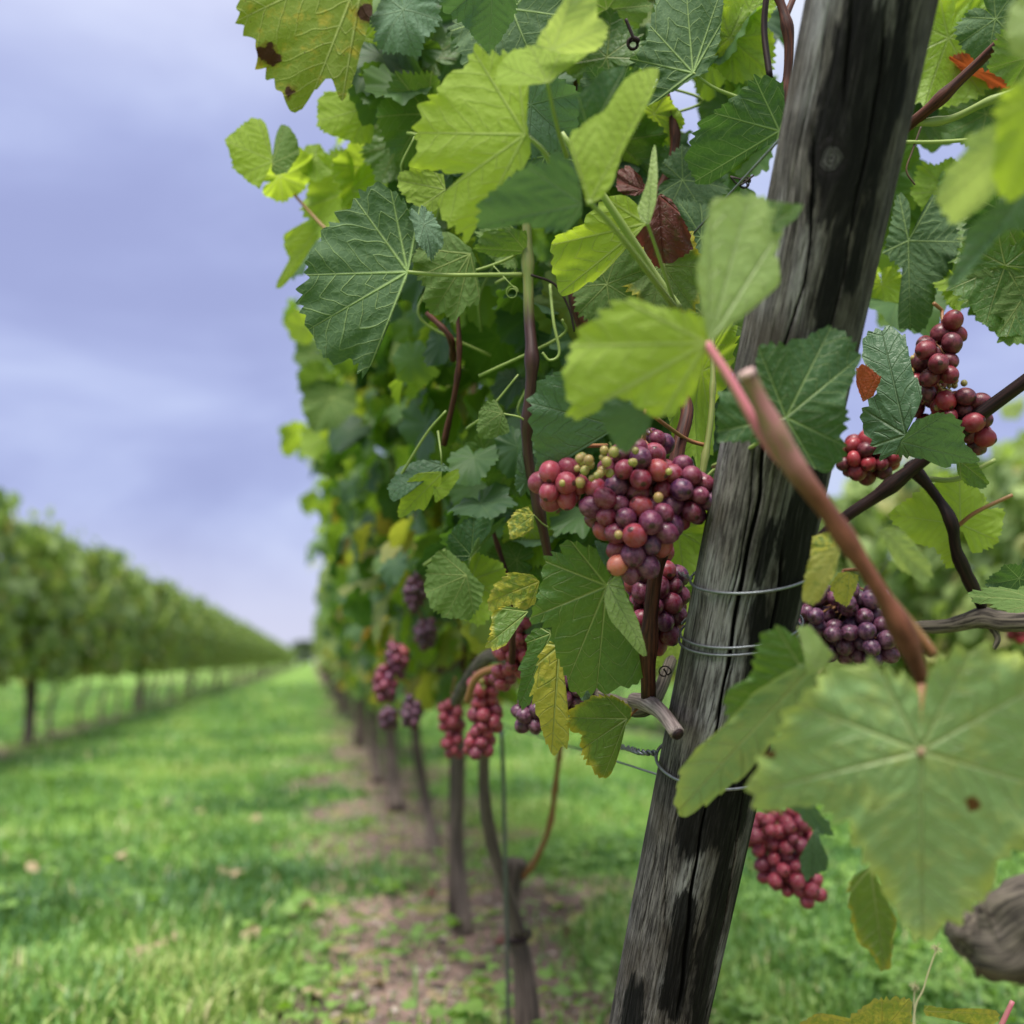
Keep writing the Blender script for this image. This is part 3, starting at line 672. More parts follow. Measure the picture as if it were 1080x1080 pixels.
# broad-leaved weeds
r = np.random.default_rng(5); n = 9100
cy_ = np.exp(r.uniform(math.log(1.0), math.log(12), n//13)); cx_ = cy_*r.uniform(-.5, .9, n//13)
x = np.repeat(cx_, 13)+r.normal(0, .05, n//13*13); y = np.repeat(cy_, 13)+r.normal(0, .05, n//13*13)
kp = (r.uniform(0, 1, len(x)) > .62*soil_fac(x, y)) & (snoise(x, y, 44, 2.0, 3) > -.15); x, y = x[kp], y[kp]; n = len(x)
pos = np.stack([x, y, gz(x, y)+r.uniform(.012, .05, n)], 1); an = r.uniform(0, 6.28, n)
wds = scatter_leaves('weeds', pos, np.stack([np.cos(an), np.sin(an), r.uniform(-.2, .5, n)], 1), np.tile([0, 0, 1.0], (n, 1))+r.normal(0, .25, (n, 3)),
                     r.uniform(.010, .026, n), np.clip(r.normal(.55, .25, n), 0, 1), EDGEM, r, 14, 2, nvar=3, teeth=.02, lob=.5)
tag(wds, 'low broad-leaved weeds growing among the grass', 'weeds', kind='stuff')

# ------------------------------------------------------------------ the rows of vines
def canopy(rng, n, z0=.42, z1=1.62, hw=.2, ln=.5, far=False, lean=-.06, yshift=0):
    yy = rng.uniform(-ln, ln, n)+yshift; u = rng.uniform(0, 1, n)
    zt = z0+(z1-z0)*u**.92; ztop = z1+.03*np.sin(yy*9+rng.uniform(0, 6)); zt = np.minimum(zt, ztop)
    fringe = rng.uniform(0, 1, n) < .05
    zt = np.where(fringe & (zt > z1-.3), zt+rng.uniform(0, .22, n), zt)
    side = np.sign(rng.uniform(-1, 1, n)); rr = np.clip(np.abs(rng.normal(.75, .32, n)), 0, 1.22)
    stray = (rng.uniform(0, 1, n) < .07) & (zt > z0+.5); rr = np.where(stray, rng.uniform(1.15, 1.55, n), rr)
    prof = hw*(.65+.45*np.sin(np.clip((zt-z0)/(z1-z0), 0, 1)*math.pi)**.7)
    bul = 1+.18*np.sin(yy*7+zt*9+rng.uniform(0, 6))
    x = side*rr*prof*bul+lean*(zt-z0)
    # gaps
    g = snoise(yy*1.0+rng.uniform(0, 99), zt, int(rng.integers(1e6)), 6.0, 3)
    kp = g > -.62
    x, yy, zt, side = x[kp], yy[kp], zt[kp], side[kp]; n = len(x)
    pos = np.stack([x, yy, zt], 1)
    nor = np.stack([side*rng.uniform(.3, 1.1, n), rng.normal(0, .45, n), rng.uniform(-.1, .9, n)], 1)
    tip = np.stack([side*rng.uniform(-.1, .6, n), rng.normal(0, .5, n), -rng.uniform(.2, 1, n)], 1)
    rnd = np.clip(rng.normal(.50, .27, n)-.18*((zt-z0)/(z1-z0) < .12)*-1, 0, .90)
    yel = rng.uniform(0, 1, n); low = np.clip(1-(zt-z0)/.42, 0, 1)
    rnd = np.where(yel < .02+.32*low, rng.uniform(.90, 1, n), rnd)
    return pos, tip, nor, rnd
def vine_trunk_arrays(rng, h=.62, r0=.022, bowx=.03, bowy=.05):
    pts = [np.array([0, 0, -.03]), np.array([rng.normal(0, bowx*.5), rng.normal(0, bowy*.5), h*.3]),
           np.array([rng.normal(0, bowx), rng.normal(0, bowy), h*.62]), np.array([rng.normal(0, bowx*.4), rng.normal(0, bowy), h])]
    a = tube_arrays(cat_rom(pts, 6), [r0*1.35, r0, r0*.85, r0*.9], 8, .10, rng)
    parts = [a]
    for s in (-1, 1):
        e = pts[-1]; q = [e, e+np.array([rng.normal(0, .01), s*.12, .03]), e+np.array([rng.normal(0, .02), s*.32, .05+rng.normal(0, .01)]), e+np.array([rng.normal(0, .02), s*.5, .04])]
        parts.append(tube_arrays(cat_rom(q, 4), [r0*.7, r0*.5, r0*.35], 6, .1, rng))
    for k in range(5):
        yk = rng.uniform(-.45, .45); e = pts[-1]+np.array([0, yk, .04])
        q = [e, e+np.array([rng.normal(0, .03), rng.normal(0, .05), .35]), e+np.array([rng.normal(0, .06), rng.normal(0, .08), .85])]
        parts.append(tube_arrays(cat_rom(q, 4), [.006, .004, .002], 5, 0, rng))
    return join(parts)
def copy_vine(src, loc, rz=0, s=1.0):
    t = src.copy(); col.objects.link(t); t.location = loc; t.rotation_euler = (0, 0, rz); t.scale = (s, s, s)
    for ch in src.children:
        c = ch.copy(); col.objects.link(c); c.parent = t
    return t
# far variants (light meshes) and middle variants
protos = []
for k in range(4):
    rng = np.random.default_rng(100+k)
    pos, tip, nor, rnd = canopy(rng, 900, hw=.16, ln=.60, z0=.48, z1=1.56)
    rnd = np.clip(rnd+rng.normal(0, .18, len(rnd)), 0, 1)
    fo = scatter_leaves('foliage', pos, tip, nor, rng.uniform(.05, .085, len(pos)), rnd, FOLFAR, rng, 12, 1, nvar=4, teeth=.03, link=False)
    v, q, t, a = vine_trunk_arrays(rng, r0=.015)
    tr = mesh_from('trunk', v, q, t, M['barkfar'], {'tc': a}, link=False)
    # bunches in the fruit zone of a far vine: a few pixels each
    protos.append((fo.data, tr.data))
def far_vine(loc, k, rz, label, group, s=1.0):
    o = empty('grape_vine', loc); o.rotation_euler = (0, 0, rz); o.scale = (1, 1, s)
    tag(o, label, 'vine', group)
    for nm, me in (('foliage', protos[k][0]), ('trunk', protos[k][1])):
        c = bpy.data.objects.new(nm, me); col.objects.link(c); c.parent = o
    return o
def add_post(name, x, y, h=1.75, r_=.03, lean=0, label='', group=None, mat='barkfar'):
    pts = [np.array([x, y, -.02]), np.array([x+lean*.5, y, h*.5]), np.array([x+lean, y, h])]
    o = tube(name, pts, [r_, r_*.98, r_*.95], M[mat], None, 12, .02, 6)
    return tag(o, label, 'post', group)
rv = random.Random(3)
# left row
k = 0; y = 5.2
while y < 112:
    s = rv.uniform(.985, 1.02)
    lab = 'leafy grapevine in the left row, across the grass lane'
    far_vine((LEFTX+rv.uniform(-.04, .04), y, 0), k % 4, math.pi*(k % 2), lab, 'vines in the left row', s)
    k += 1; y += .95 if y < 30 else (1.0 if y < 60 else 1.3)
for yy_ in (8.15, 13.1, 18.2, 23.1, 28.0, 33.2, 38.1, 43.0):
    add_post('vineyard_post', LEFTX+.02, yy_, 1.6, .04, 0, 'grey wooden post standing in the left row of vines', 'posts in the left row')
# right row and a further one, seen beyond the leaning post
y = 1.3; k = 1
while y < 16:
    far_vine((RIGHTX+rv.uniform(-.05, .05), y, 0), k % 4, math.pi*(k % 2), 'blurred grapevine in the next row beyond the leaning post', 'vines in the row beyond the post', rv.uniform(.93, 1.0)); k += 1; y += .95
add_post('vineyard_post', RIGHTX, 6.1, 1.6, .04, 0, 'wooden post standing in the row beyond the leaning post')
# the row itself, from the third vine on
y = 6.3; k = 0
while y < 75:
    far_vine((ROWX+.04+rv.uniform(-.03, .03), y, 0), k % 4, 0, 'distant grapevine far down the row behind the leaning post', 'distant vines of the near row', rv.uniform(.96, 1.06)); k += 1; y += 1.0
for yy_ in (7.35, 12.3, 17.3, 22.3, 27.3):
    add_post('vineyard_post', ROWX-.01, yy_, 1.65, .035, 0, 'distant grey post in the near row', 'distant posts in the near row')

def near_vine(y, n, seed, label, trunk_pts, radii, xoff=0, size=(.034, .062), z0=.46, z1=1.64, hw=.2, na=44, nr=4, lean=-.13, ln=.5):
    rng = np.random.default_rng(seed)
    o = empty('grape_vine', (ROWX, y, 0)); tag(o, label, 'vine')
    pos, tip, nor, rnd = canopy(rng, n, z0, z1, hw, ln, lean=lean)
    pos[:, 0] += xoff
    f = scatter_leaves('foliage', pos, tip, nor, rng.uniform(size[0], size[1], len(pos)), rnd, FOL, rng, na, nr, nvar=8, teeth=.06)
    f.parent = o
    pts = [np.array(p)-np.array([ROWX, y, 0]) for p in trunk_pts]
    v, q, t, a = tube_arrays(cat_rom(pts, 8), radii, 10, .09, rng)
    tr = mesh_from('trunk', v, q, t, M['barkfar'], {'tc': a}); tr.parent = o
    e = pts[-1]; ps = []
    for s in (-1, 1):
        q_ = [e, e+np.array([0, s*.15, .04]), e+np.array([rng.normal(0, .02), s*.45, .05])]
        ps.append(tube_arrays(cat_rom(q_, 5), [.011, .008, .006], 7, .1, rng))
    for _ in range(7):
        b = e+np.array([rng.normal(0, .02), rng.uniform(-.45, .45), .05])
        q_ = [b, b+np.array([rng.normal(0, .04), rng.normal(0, .05), .35]), b+np.array([rng.normal(-.03, .08), rng.normal(0, .1), .9])]
        ps.append(tube_arrays(cat_rom(q_, 5), [.005, .004, .0025], 6, 0, rng, nodes=6))
    v, q, t, a = join(ps); c = mesh_from('cane', v, q, t, M['cane'], {'tc': a}); c.parent = o
    return o
def G(px, py):
    """point on the ground"""
    d = F + R*(px-540)/1080 + U*(540-py)/1080; k = -CAM[2]/d[2]; return CAM+d*k
# vine behind the post: a cut trunk with a thin curved replacement stem
b0 = P(552, 1085, 1.66); b0[2] = 0
yb = b0[1]
near_vine(2.35, 1000, 51, 'grapevine whose trunk stands by the first thin post in the row behind',
          [(b0[0]*0+P(487, 980, 2.3)[0], 2.33, 0), P(484, 900, 2.30), P(486, 800, 2.28), P(480, 730, 2.3)], [.017, .012, .013], lean=-.05, hw=.20, z0=.52)
near_vine(3.35, 850, 52, 'grapevine with a thin leaning trunk, behind the first thin post', [(P(456, 893, 3.3)[0], 3.3, 0), P(450, 850, 3.3), P(440, 790, 3.3), P(436, 740, 3.3)], [.022, .017, .017], lean=-.05, z0=.46, hw=.19)
near_vine(4.35, 750, 53, 'grapevine with an upright grey trunk further down the row', [(P(415, 850, 4.3)[0], 4.3, 0), P(413, 800, 4.3), P(411, 740, 4.3)], [.032, .024, .022], na=28, nr=3, lean=-.05, hw=.19)
near_vine(5.35, 700, 54, 'grapevine fourth behind the leaning post, small in the blur', [(P(396, 822, 5.3)[0], 5.3, 0), P(394, 780, 5.3), P(393, 730, 5.3)], [.03, .024, .02], na=28, nr=3, lean=-.05, hw=.19)
add_post('vineyard_post', P(472, 968, 2.42)[0], 2.40, 1.5, .015, .0, 'thin dark wooden post beside a trunk, first behind the leaning post')

# ------------------------------------------------------------------ trees at the end of the lane
TREEM = foliage_mat('tree_foliage', [(0, (.05, .075, .07)), (.6, (.075, .11, .08)), (1, (.12, .17, .07))], [(0, (.04, .08, .03)), (1, (.10, .16, .05))], (.06, .09, .07), .2)
def tree(x, y, h, w_, label, seed, warm=0.0):
    rng = np.random.default_rng(seed)
    o = empty('tree', (x, y, 0)); tag(o, label, 'tree', 'trees at the end of the lane')
    n = 1500; cl = rng.normal(0, 1, (16, 3))*np.array([w_*.28, w_*.28, h*.19])+np.array([0, 0, h*.6])
    ci = rng.integers(0, 16, n); pos = cl[ci]+rng.normal(0, 1, (n, 3))*np.array([w_*.1, w_*.1, h*.07]); pos[:, 2] = pos[:, 2].clip(h*.12, h)
    f = scatter_leaves('crown', pos, rng.normal(0, 1, (n, 3)), rng.normal(0, 1, (n, 3))+np.array([0, 0, .6]), rng.uniform(.15, .35, n), np.clip(rng.normal(.4+warm, .25, n), 0, 1), TREEM, rng, 10, 1, nvar=3)
    f.parent = o
    ps = [tube_arrays(cat_rom([np.array([0, 0, -.1]), np.array([.1, 0, h*.3]), np.array([0, .1, h*.75])], 5), [.28, .2, .06], 8, .05, rng)]
    for _ in range(6):
        a_ = rng.uniform(0, 6.28); z_ = rng.uniform(.25, .6)*h
        ps.append(tube_arrays(cat_rom([np.array([.05, 0, z_]), np.array([math.cos(a_)*w_*.2, math.sin(a_)*w_*.2, z_+h*.12]), np.array([math.cos(a_)*w_*.38, math.sin(a_)*w_*.38, z_+h*.2])], 4), [.09, .05, .02], 6, 0, rng))
    v, q, t, a = join(ps); tr = mesh_from('trunk', v, q, t, M['barkfar'], {'tc': a}); tr.parent = o
tree(4.6, 126, 5.6, 3.8, 'dark tree at the end of the lane, beside the near row', 61)
tree(-1.6, 128, 2.9, 3.4, 'low dark tree at the end of the lane, nearest the left row', 62)
tree(1.6, 130, 4.0, 3.2, 'dark tree at the end of the lane, middle one', 63)
tree(7.5, 124, 4.6, 4.2, 'dark tree at the end of the lane, mostly behind the near row', 64, .4)

# ------------------------------------------------------------------ the leaning post
PD = .088
pb = P(694, 1080, 1080*PD/101.5); pt = P(918.5, 0, 1080*PD/138)
ax = unit(pt-pb); Ltot = None
s0 = -(pb[2]+.05)/ax[2]; s1 = np.linalg.norm(pt-pb)+.32      # below ground .. above the frame
base = pb+ax*s0; LEN = s1-s0
fr = unit(CAM-(pb+pt)/2); fr = unit(fr-ax*np.dot(fr, ax)); rt = np.cross(ax, fr)   # rt points right in the picture?
if np.dot(rt, R) < 0: rt = -rt
def post_coord(px, py):
    """arc position and height on the post of a picture point"""
    d = unit(F + R*(px-540)/1080 + U*(540-py)/1080)
    w0 = CAM-base; a_ = d-ax*np.dot(d, ax); b_ = w0-ax*np.dot(w0, ax)
    A_ = a_@a_; B_ = 2*a_@b_; C_ = b_@b_-(PD/2)**2; disc = max(B_*B_-4*A_*C_, 0); t_ = (-B_-math.sqrt(disc))/(2*A_)
    h = CAM+d*t_; z = np.dot(h-base, ax); rr_ = h-base-ax*z
    return math.atan2(np.dot(rr_, rt), np.dot(rr_, fr))*PD/2, z
def post_surf(arc, z, lift=0.0):
    a_ = arc/(PD/2); return base+ax*z+(fr*math.cos(a_)+rt*math.sin(a_))*(PD/2+lift)
KNOT = post_coord(877, 167)
TARX = post_coord(915, 150)[0]
TARX = .012
M['post'] = post_mat('weathered_post_wood')
nA, nZ = 360, 700
ar = np.linspace(-math.pi, math.pi, nA, endpoint=False); zz_ = np.linspace(0, LEN, nZ)
AR, ZZ = np.meshgrid(ar, zz_); ARC = AR*PD/2
rng = np.random.default_rng(4)
def an(x, y, seed, f):           # grain-like noise
    r_ = np.random.default_rng(seed); z = 0
    for _ in range(10): z = z+np.sin(x*f*r_.uniform(.4, 1.6)+y*r_.uniform(3, 9)*np.sign(r_.uniform(-1, 1))+r_.uniform(0, 6.3))
    return z/10
rad_ = PD/2*(1+.018*np.sin(2*AR+1+ZZ*.8)+.012*np.sin(3*AR+ZZ*1.7))
disp = .0009*an(ARC, ZZ, 1, 180)+.0005*an(ARC, ZZ, 2, 600)+.0012*an(ARC, ZZ*.5, 7, 70)
crack = np.zeros_like(ARC)
def add_crack(pts, wdt, dep):
    pc = [post_coord(*p) for p in pts]; pc.sort(key=lambda q: q[1]); zs = [q[1] for q in pc]; xs = [q[0] for q in pc]
    cx = np.interp(ZZ, zs, xs)+.0012*np.sin(ZZ*31+wdt*9999)+.0005*np.sin(ZZ*103)
    fade = np.clip((ZZ-zs[0])/.03, 0, 1)*np.clip((zs[-1]-ZZ)/.03, 0, 1)
    global crack
    crack = np.maximum(crack, dep*fade*np.exp(-((ARC-cx)/(wdt*(.7+.3*np.sin(ZZ*17))))**2))
add_crack([(858, 130), (857, 200), (848, 300), (833, 345), (812, 420), (800, 520), (783, 600), (770, 700), (752, 780), (742, 860), (728, 960), (712, 1078)], .0013, .006)
add_crack([(905, -20), (893, 60), (887, 140)], .0011, .004)
add_crack([(935, 0), (925, 90), (905, 200), (890, 300), (872, 360)], .0010, .004)
add_crack([(870, 0), (866, 60), (860, 120)], .0008, .003)
add_crack([(830, 560), (818, 640), (800, 720), (790, 800), (775, 900), (760, 1000), (745, 1078)], .0010, .004)
add_crack([(720, 830), (705, 900), (700, 1000)], .0007, .002)
add_crack([(790, 360), (770, 440), (752, 540), (735, 600)], .0006, .002)
add_crack([(800, 450), (785, 560), (765, 660)], .0007, .003)
for _ in range(38):
    a0 = rng.uniform(-math.pi, math.pi)*PD/2; z0_ = rng.uniform(0, LEN); l_ = rng.uniform(.05, .3)
    fade = np.clip(1-((ZZ-z0_)/l_)**2, 0, 1); crack = np.maximum(crack, rng.uniform(.0006, .002)*fade*np.exp(-((ARC-a0-.004*np.sin(ZZ*8+z0_*9))/.0005)**2))
rad_ = rad_+disp-crack
stain = np.zeros_like(ARC)
def add_stain(x0, y0, x1, y1, wpx, a_=1.0):
    (u0, v0), (u1, v1) = post_coord(x0, y0), post_coord(x1, y1); wd_ = wpx/1080*.8
    t_ = np.clip((ZZ-v1)/(v0-v1) if abs(v0-v1) > 1e-6 else 0*ZZ, 0, 1); c_ = u1+(u0-u1)*t_
    over = np.where(ZZ > max(v0, v1), ZZ-max(v0, v1), np.where(ZZ < min(v0, v1), min(v0, v1)-ZZ, 0))
    d_ = np.sqrt(((ARC-c_)/wd_)**2+(over/(wd_*2.2))**2)
    global stain; stain = np.maximum(stain, a_*np.clip(1.35-.7*d_, 0, 1))
for q_ in ((912, -30, 900, 90, 9), (905, 95, 898, 160, 26), (940, 100, 925, 150, 14), (955, -30, 942, 120, 8, .8), (868, 130, 858, 160, 7, .8), (892, 175, 880, 215, 10, .7), (890, 215, 870, 330, 9, .7), (920, 190, 902, 290, 9, .75),
           (868, 470, 838, 560, 18), (850, 560, 828, 640, 20, .95), (812, 560, 802, 600, 8, .8), (800, 640, 790, 760, 8, .8), (800, 800, 770, 850, 22), (735, 835, 728, 875, 16), (812, 840, 790, 960, 8, .9), (775, 860, 752, 960, 8, .8),
           (722, 960, 708, 1050, 12), (748, 1000, 735, 1080, 14), (765, 930, 752, 1010, 8, .8), (668, 1062, 664, 1090, 16, .9), (760, 1040, 748, 1090, 10), (845, 400, 840, 440, 12, .7), (700, 640, 690, 700, 4, .6)):
    add_stain(*q_)
PV = base+ZZ[..., None]*ax+(np.cos(AR)[..., None]*fr+np.sin(AR)[..., None]*rt)*rad_[..., None]
i = np.arange(nZ-1)[:, None]*nA; j = np.arange(nA)[None]; j2 = (j+1) % nA; stv = np.append(stain.ravel(), 0)
pq = np.stack([i+j, i+j2, i+nA+j2, i+nA+j], -1).reshape(-1, 4)
V = PV.reshape(-1, 3)
if np.dot(np.cross(V[pq[0][1]]-V[pq[0][0]], V[pq[0][2]]-V[pq[0][1]]), V[pq[0][0]]-base) < 0: pq = pq[:, ::-1]
ctop = len(V); V = np.vstack([V, base+ax*LEN]); tc_ = np.stack([ARC, ZZ, crack], -1).reshape(-1, 3); tc_ = np.vstack([tc_, [0, LEN, 0]])
tris = np.array([((nZ-1)*nA+k, (nZ-1)*nA+(k+1) % nA, ctop) for k in range(nA)])
post = mesh_from('vineyard_post', V, pq, tris, M['post'], {'tc': tc_, 'stain': stv})
tag(post, 'thick weathered grey wooden post leaning to the right, cracked and stained black', 'post')

# wires round the post
def ring(name, p_left, p_right, label, rw=.0011, turns=1, tail=None, tilt=0.0, gap=0):
    (a0, z0_), (a1, z1_) = post_coord(*p_left), post_coord(*p_right)
    zc = (z0_+z1_)/2; sl_ = (z1_-z0_)/max(1e-4, math.sin(a1/(PD/2))-math.sin(a0/(PD/2)))
    pts = []
    for k_ in range(64*turns+1):
        a_ = 2*math.pi*k_/64-math.pi*.5
        z_ = zc+sl_*math.sin(a_)+gap*k_/64
        pts.append(base+ax*z_+(fr*math.cos(a_)+rt*math.sin(a_))*(PD/2+rw*1.9))
    parts = [tube_arrays(np.array(pts), [rw, rw], 8)]
    if tail:
        tl = [pts[0]]+[P(*q) for q in tail]; c_ = cat_rom(tl, 14); c2 = c_.copy()
        T = np.gradient(c_, axis=0); T /= np.linalg.norm(T, axis=1)[:, None]; n_ = np.cross(T, [0, 0, 1.0]); b_ = np.cross(T, n_)
        ph = np.arange(len(c_))*.75; am = rw*1.1
        for sg in (0, math.pi):
            parts.append(tube_arrays(c_+am*(np.cos(ph+sg)[:, None]*n_+np.sin(ph+sg)[:, None]*b_), [rw, rw], 6))
    v, q, t, a = join(parts); return tag(mesh_from(name, v, q, t, M['wire'], {'tc': a}), label, 'wire', 'wires wrapped round the leaning post')
ring('wire_tie', (722, 608), (842, 612), 'single wire loop round the leaning post, highest of the wires, beside the grapes', tail=[(712, 603, .92), (700, 610, .96), (690, 612, 1.0)])
ring('wire_tie', (712, 668), (800, 684), 'doubled wire loop round the middle of the leaning post', rw=.0010, turns=2, gap=.0062)
ring('wire_tie', (688, 795), (818, 814), 'lowest wire loop round the leaning post, twisted into a tail on its left', rw=.0014, tail=[(674, 793, .88), (662, 789, .93), (640, 785, 1.05)])

# trellis wires running back along the row
for z_, x_, lb in ((.5, ROWX-.045, 'lowest trellis wire running back along the near row'), (.98, ROWX-.03, 'middle trellis wire running back along the near row'), (1.4, ROWX-.02, 'top trellis wire running back along the near row')):
    s_ = (z_-base[2])/ax[2]; st_ = base+ax*s_
    pts = [st_+np.array([-PD*.3, .04, 0]), np.array([x_, 3, z_]), np.array([x_, 12, z_+.01]), np.array([x_, 50, z_])]
    tag(tube('trellis_wire', pts, [.0011, .0011], M['wire'], None, 6, 0, 6), lb, 'wire', 'trellis wires of the near row')
tag(tube('trellis_wire', [np.array([LEFTX, 4, .62]), np.array([LEFTX, 30, .62]), np.array([LEFTX, 60, .62])], [.0015, .0015], M['wire'], None, 6, 0, 4), 'trellis wire running along the left row of vines', 'wire')

# ------------------------------------------------------------------ cut-back vine behind the post
cv = empty('grape_vine', (b0[0], b0[1], 0)); tag(cv, 'old cut-back grapevine trunk with a black tie, beside the thin metal rod', 'vine')
tube('trunk', [b0+np.array([.01, 0, -.03]), P(552, 1020, 1.66), P(541, 960, 1.65), P(545, 908, 1.65)], [.023, .017, .0135, .018], M['barkfar'], cv, 14, .16)
tube('stem', [P(548, 985, 1.64), P(536, 945, 1.63), P(520, 895, 1.62), P(512, 850, 1.6), P(510, 800, 1.58), P(520, 740, 1.5)], [.010, .0095, .009, .008], M['barkfar'], cv, 10, .14)
tube('side_shoot', [P(552, 925, 1.64), P(566, 905, 1.62), P(580, 870, 1.6), P(587, 820, 1.57), P(592, 780, 1.5)], [.0055, .0045, .004], M['petred'], cv, 8, 0, 8, 4)
tt = []
for k_ in range(25):
    a_ = k_/24*2*math.pi; tt.append(P(547, 988, 1.65)+R*.0185*math.cos(a_)+F*.0185*math.sin(a_)+np.array([0, 0, .004*math.cos(a_)]))
tube('tie', tt, [.004, .004], M['canedark'], cv, 6, 0, 2)
b1 = P(537, 1085, 1.62)
rod = tube('support_rod', [np.array([b1[0], b1[1], -.02]), P(532, 860, 1.60), P(529, 770, 1.58)], [.0035, .0035], M['wire'], None, 8)
tag(rod, 'thin grey metal rod standing against the cut-back vine trunk', 'rod')
# its canopy
rng = np.random.default_rng(77)
pos, tip, nor, rnd = canopy(rng, 420, .62, 1.62, .19, .42, lean=-.10)
pos += np.array([ROWX-b0[0]+.02, -.1, 0])
f = scatter_leaves('foliage', pos, tip, nor, rng.uniform(.042, .07, len(pos)), np.clip(rnd, 0, .97), FOL, rng, 72, 5, nvar=10, teeth=.05); f.parent = cv

# ------------------------------------------------------------------ grapes
bm_v = []
nu, nvv = 24, 16
uu_, vv_ = np.meshgrid(np.linspace(0, 2*np.pi, nu, endpoint=False), np.linspace(0, np.pi, nvv))
rr_ = np.sin(vv_); SV = np.stack([rr_*np.cos(uu_), rr_*np.sin(uu_), np.cos(vv_)*1.06-.05*(np.cos(vv_) < -.97)], -1)
SV = SV.reshape(-1, 3); i = np.arange(nvv-1)[:, None]*nu; j = np.arange(nu)[None]; j2 = (j+1) % nu
SQ = np.stack([i+j, i+nu+j, i+nu+j2, i+j2], -1).reshape(-1, 4)
BER = {k_: mesh_from('berry', SV, SQ, None, M[k_], link=False).data for k_ in ('berry', 'berryred', 'berrydark', 'berryback', 'berrygreen', 'berrypeach')}
def bunch(label, blobs, dia, mat, seed, stalk=None, green=0, extra=None, greens_at=None, group='grape bunches'):
    """blobs: (px,py,rx,ry,depth,n) in picture units; berries packed by repulsion"""
    rng = np.random.default_rng(seed); pts = []; own = []
    for bi, (px, py, rx, ry, d, n) in enumerate(blobs):
        c = P(px, py, d); ex = rx/1080*d; ey = ry/1080*d; ez = min(ex, ey)*1.0
        q = rng.normal(0, 1, (n, 3)); q /= np.linalg.norm(q, axis=1)[:, None]; q *= rng.uniform(.35, 1, (n, 1))**.6
        pts.append((q, np.tile([ex, ey, ez], (n, 1)), np.tile(c, (n, 1))))
    q = np.vstack([p_[0] for p_ in pts]); e = np.vstack([p_[1] for p_ in pts]); c = np.vstack([p_[2] for p_ in pts])
    B = np.stack([R, U, F])
    rd = dia/2*np.clip(rng.normal(1, .09, len(q)), .74, 1.16)
    e = np.maximum(e-dia*.5, dia*.25)
    W = (q*e)@B+c
    for it in range(90):
        D = W[:, None]-W[None]; L = np.linalg.norm(D, axis=2)+np.eye(len(W)); mn = (rd[:, None]+rd[None])*.93
        push = np.clip(mn-L, 0, None)*(1-np.eye(len(W))); W = W+(D/L[..., None]*push[..., None]*.38).sum(1)
        loc = ((W-c)@B.T)/e; m_ = np.linalg.norm(loc, axis=1); k_ = m_ > 1
        loc[k_] /= (m_[k_]**.35)[:, None]; W = (loc*e)@B+c
    org = W.mean(0)+np.array([0, 0, (W[:, 2].max()-W[:, 2].mean())+dia])
    o = empty('grape_bunch', org); tag(o, label, 'grapes', group)
    axp = [org]+[W[np.abs(W[:, 2]-z_).argsort()[:6]].mean(0) for z_ in np.linspace(W[:, 2].max(), W[:, 2].min()+dia*.6, 5)]
    axc = cat_rom(axp, 5); ps = []
    if stalk: ps.append(tube_arrays(cat_rom([P(*s_) for s_ in stalk]+[org], 6), [.0019, .0016], 7))
    ps.append(tube_arrays(axc, [.0016, .0009], 6))
    for k_, (p_, r_) in enumerate(zip(W, rd)):
        up = axc[np.argmin(np.linalg.norm(axc-(p_+np.array([0, 0, dia*.6])), axis=1))]; dv = unit(up-p_)
        small = green and k_ < green
        mesh = BER['berrygreen'] if small else BER[mat]
        rr2 = r_*(.45+.15*rng.uniform()) if small else r_
        if extra and k_ in extra: mesh = BER[extra[k_]]
        b = bpy.data.objects.new('berry', mesh); col.objects.link(b); b.parent = o
        b.location = Vector(p_-org); b.scale = (rr2*rng.uniform(.94, 1.0), rr2*rng.uniform(.94, 1.0), rr2*rng.uniform(.98, 1.08))
        qd = Vector(dv+rng.normal(0, .3, 3)); b.rotation_euler = qd.to_track_quat('Z', 'Y').to_euler()
        st_ = p_+dv*rr2*.9; ps.append(tube_arrays(cat_rom([st_, (st_+up)/2+np.array([0, 0, .001]), up], 2), [.0011, .0006, .0007], 5, caps=False))
    v, q_, t_, a_ = join(ps); s_ = mesh_from('stalk', v-org, q_, t_, M['petred'], {'tc': a_}); s_.parent = o
    if greens_at:
        for (px, py, d, n, sp) in greens_at:
            for _ in range(n):
                b = bpy.data.objects.new('unripe_berry', BER['berrygreen']); col.objects.link(b); b.parent = o
                p_ = P(px+rng.normal(0, sp), py+rng.normal(0, sp), d+rng.normal(0, .004)); r_ = rng.uniform(.0022, .0042)
                b.location = Vector(p_-org); b.scale = (r_, r_, r_)
    return o
GB = 'grape bunches near the leaning post'
bunch('large purple-red grape bunch hanging left of the leaning post, the most prominent one', [(716, 520, 38, 40, .80, 26), (672, 500, 42, 38, .795, 22), (640, 532, 26, 38, .79, 13), (676, 556, 44, 34, .785, 20), (666, 590, 28, 22, .785, 9), (744, 526, 13, 14, .80, 2), (694, 464, 16, 14, .82, 3)], .0166, 'berry', 1,
      stalk=[(745, 470, .87), (722, 462, .86)], greens_at=[(628, 495, .765, 9, 8), (643, 478, .765, 4, 5), (668, 484, .765, 3, 5), (655, 560, .745, 1, 3), (690, 500, .76, 2, 12)], extra={82: 'berrypeach'})
bunch('small group of rose-purple grapes hanging just left of the large bunch', [(590, 510, 30, 28, .80, 13)], .0166, 'berryred', 2, stalk=[(640, 470, .84)], greens_at=[(612, 492, .78, 5, 6), (606, 505, .78, 2, 6)])
bunch('red-purple grape bunch below the large bunch, behind the red-brown cane', [(692, 630, 34, 62, .90, 34), (672, 655, 26, 30, .90, 12)], .0185, 'berry', 3, stalk=[(700, 570, .92)])
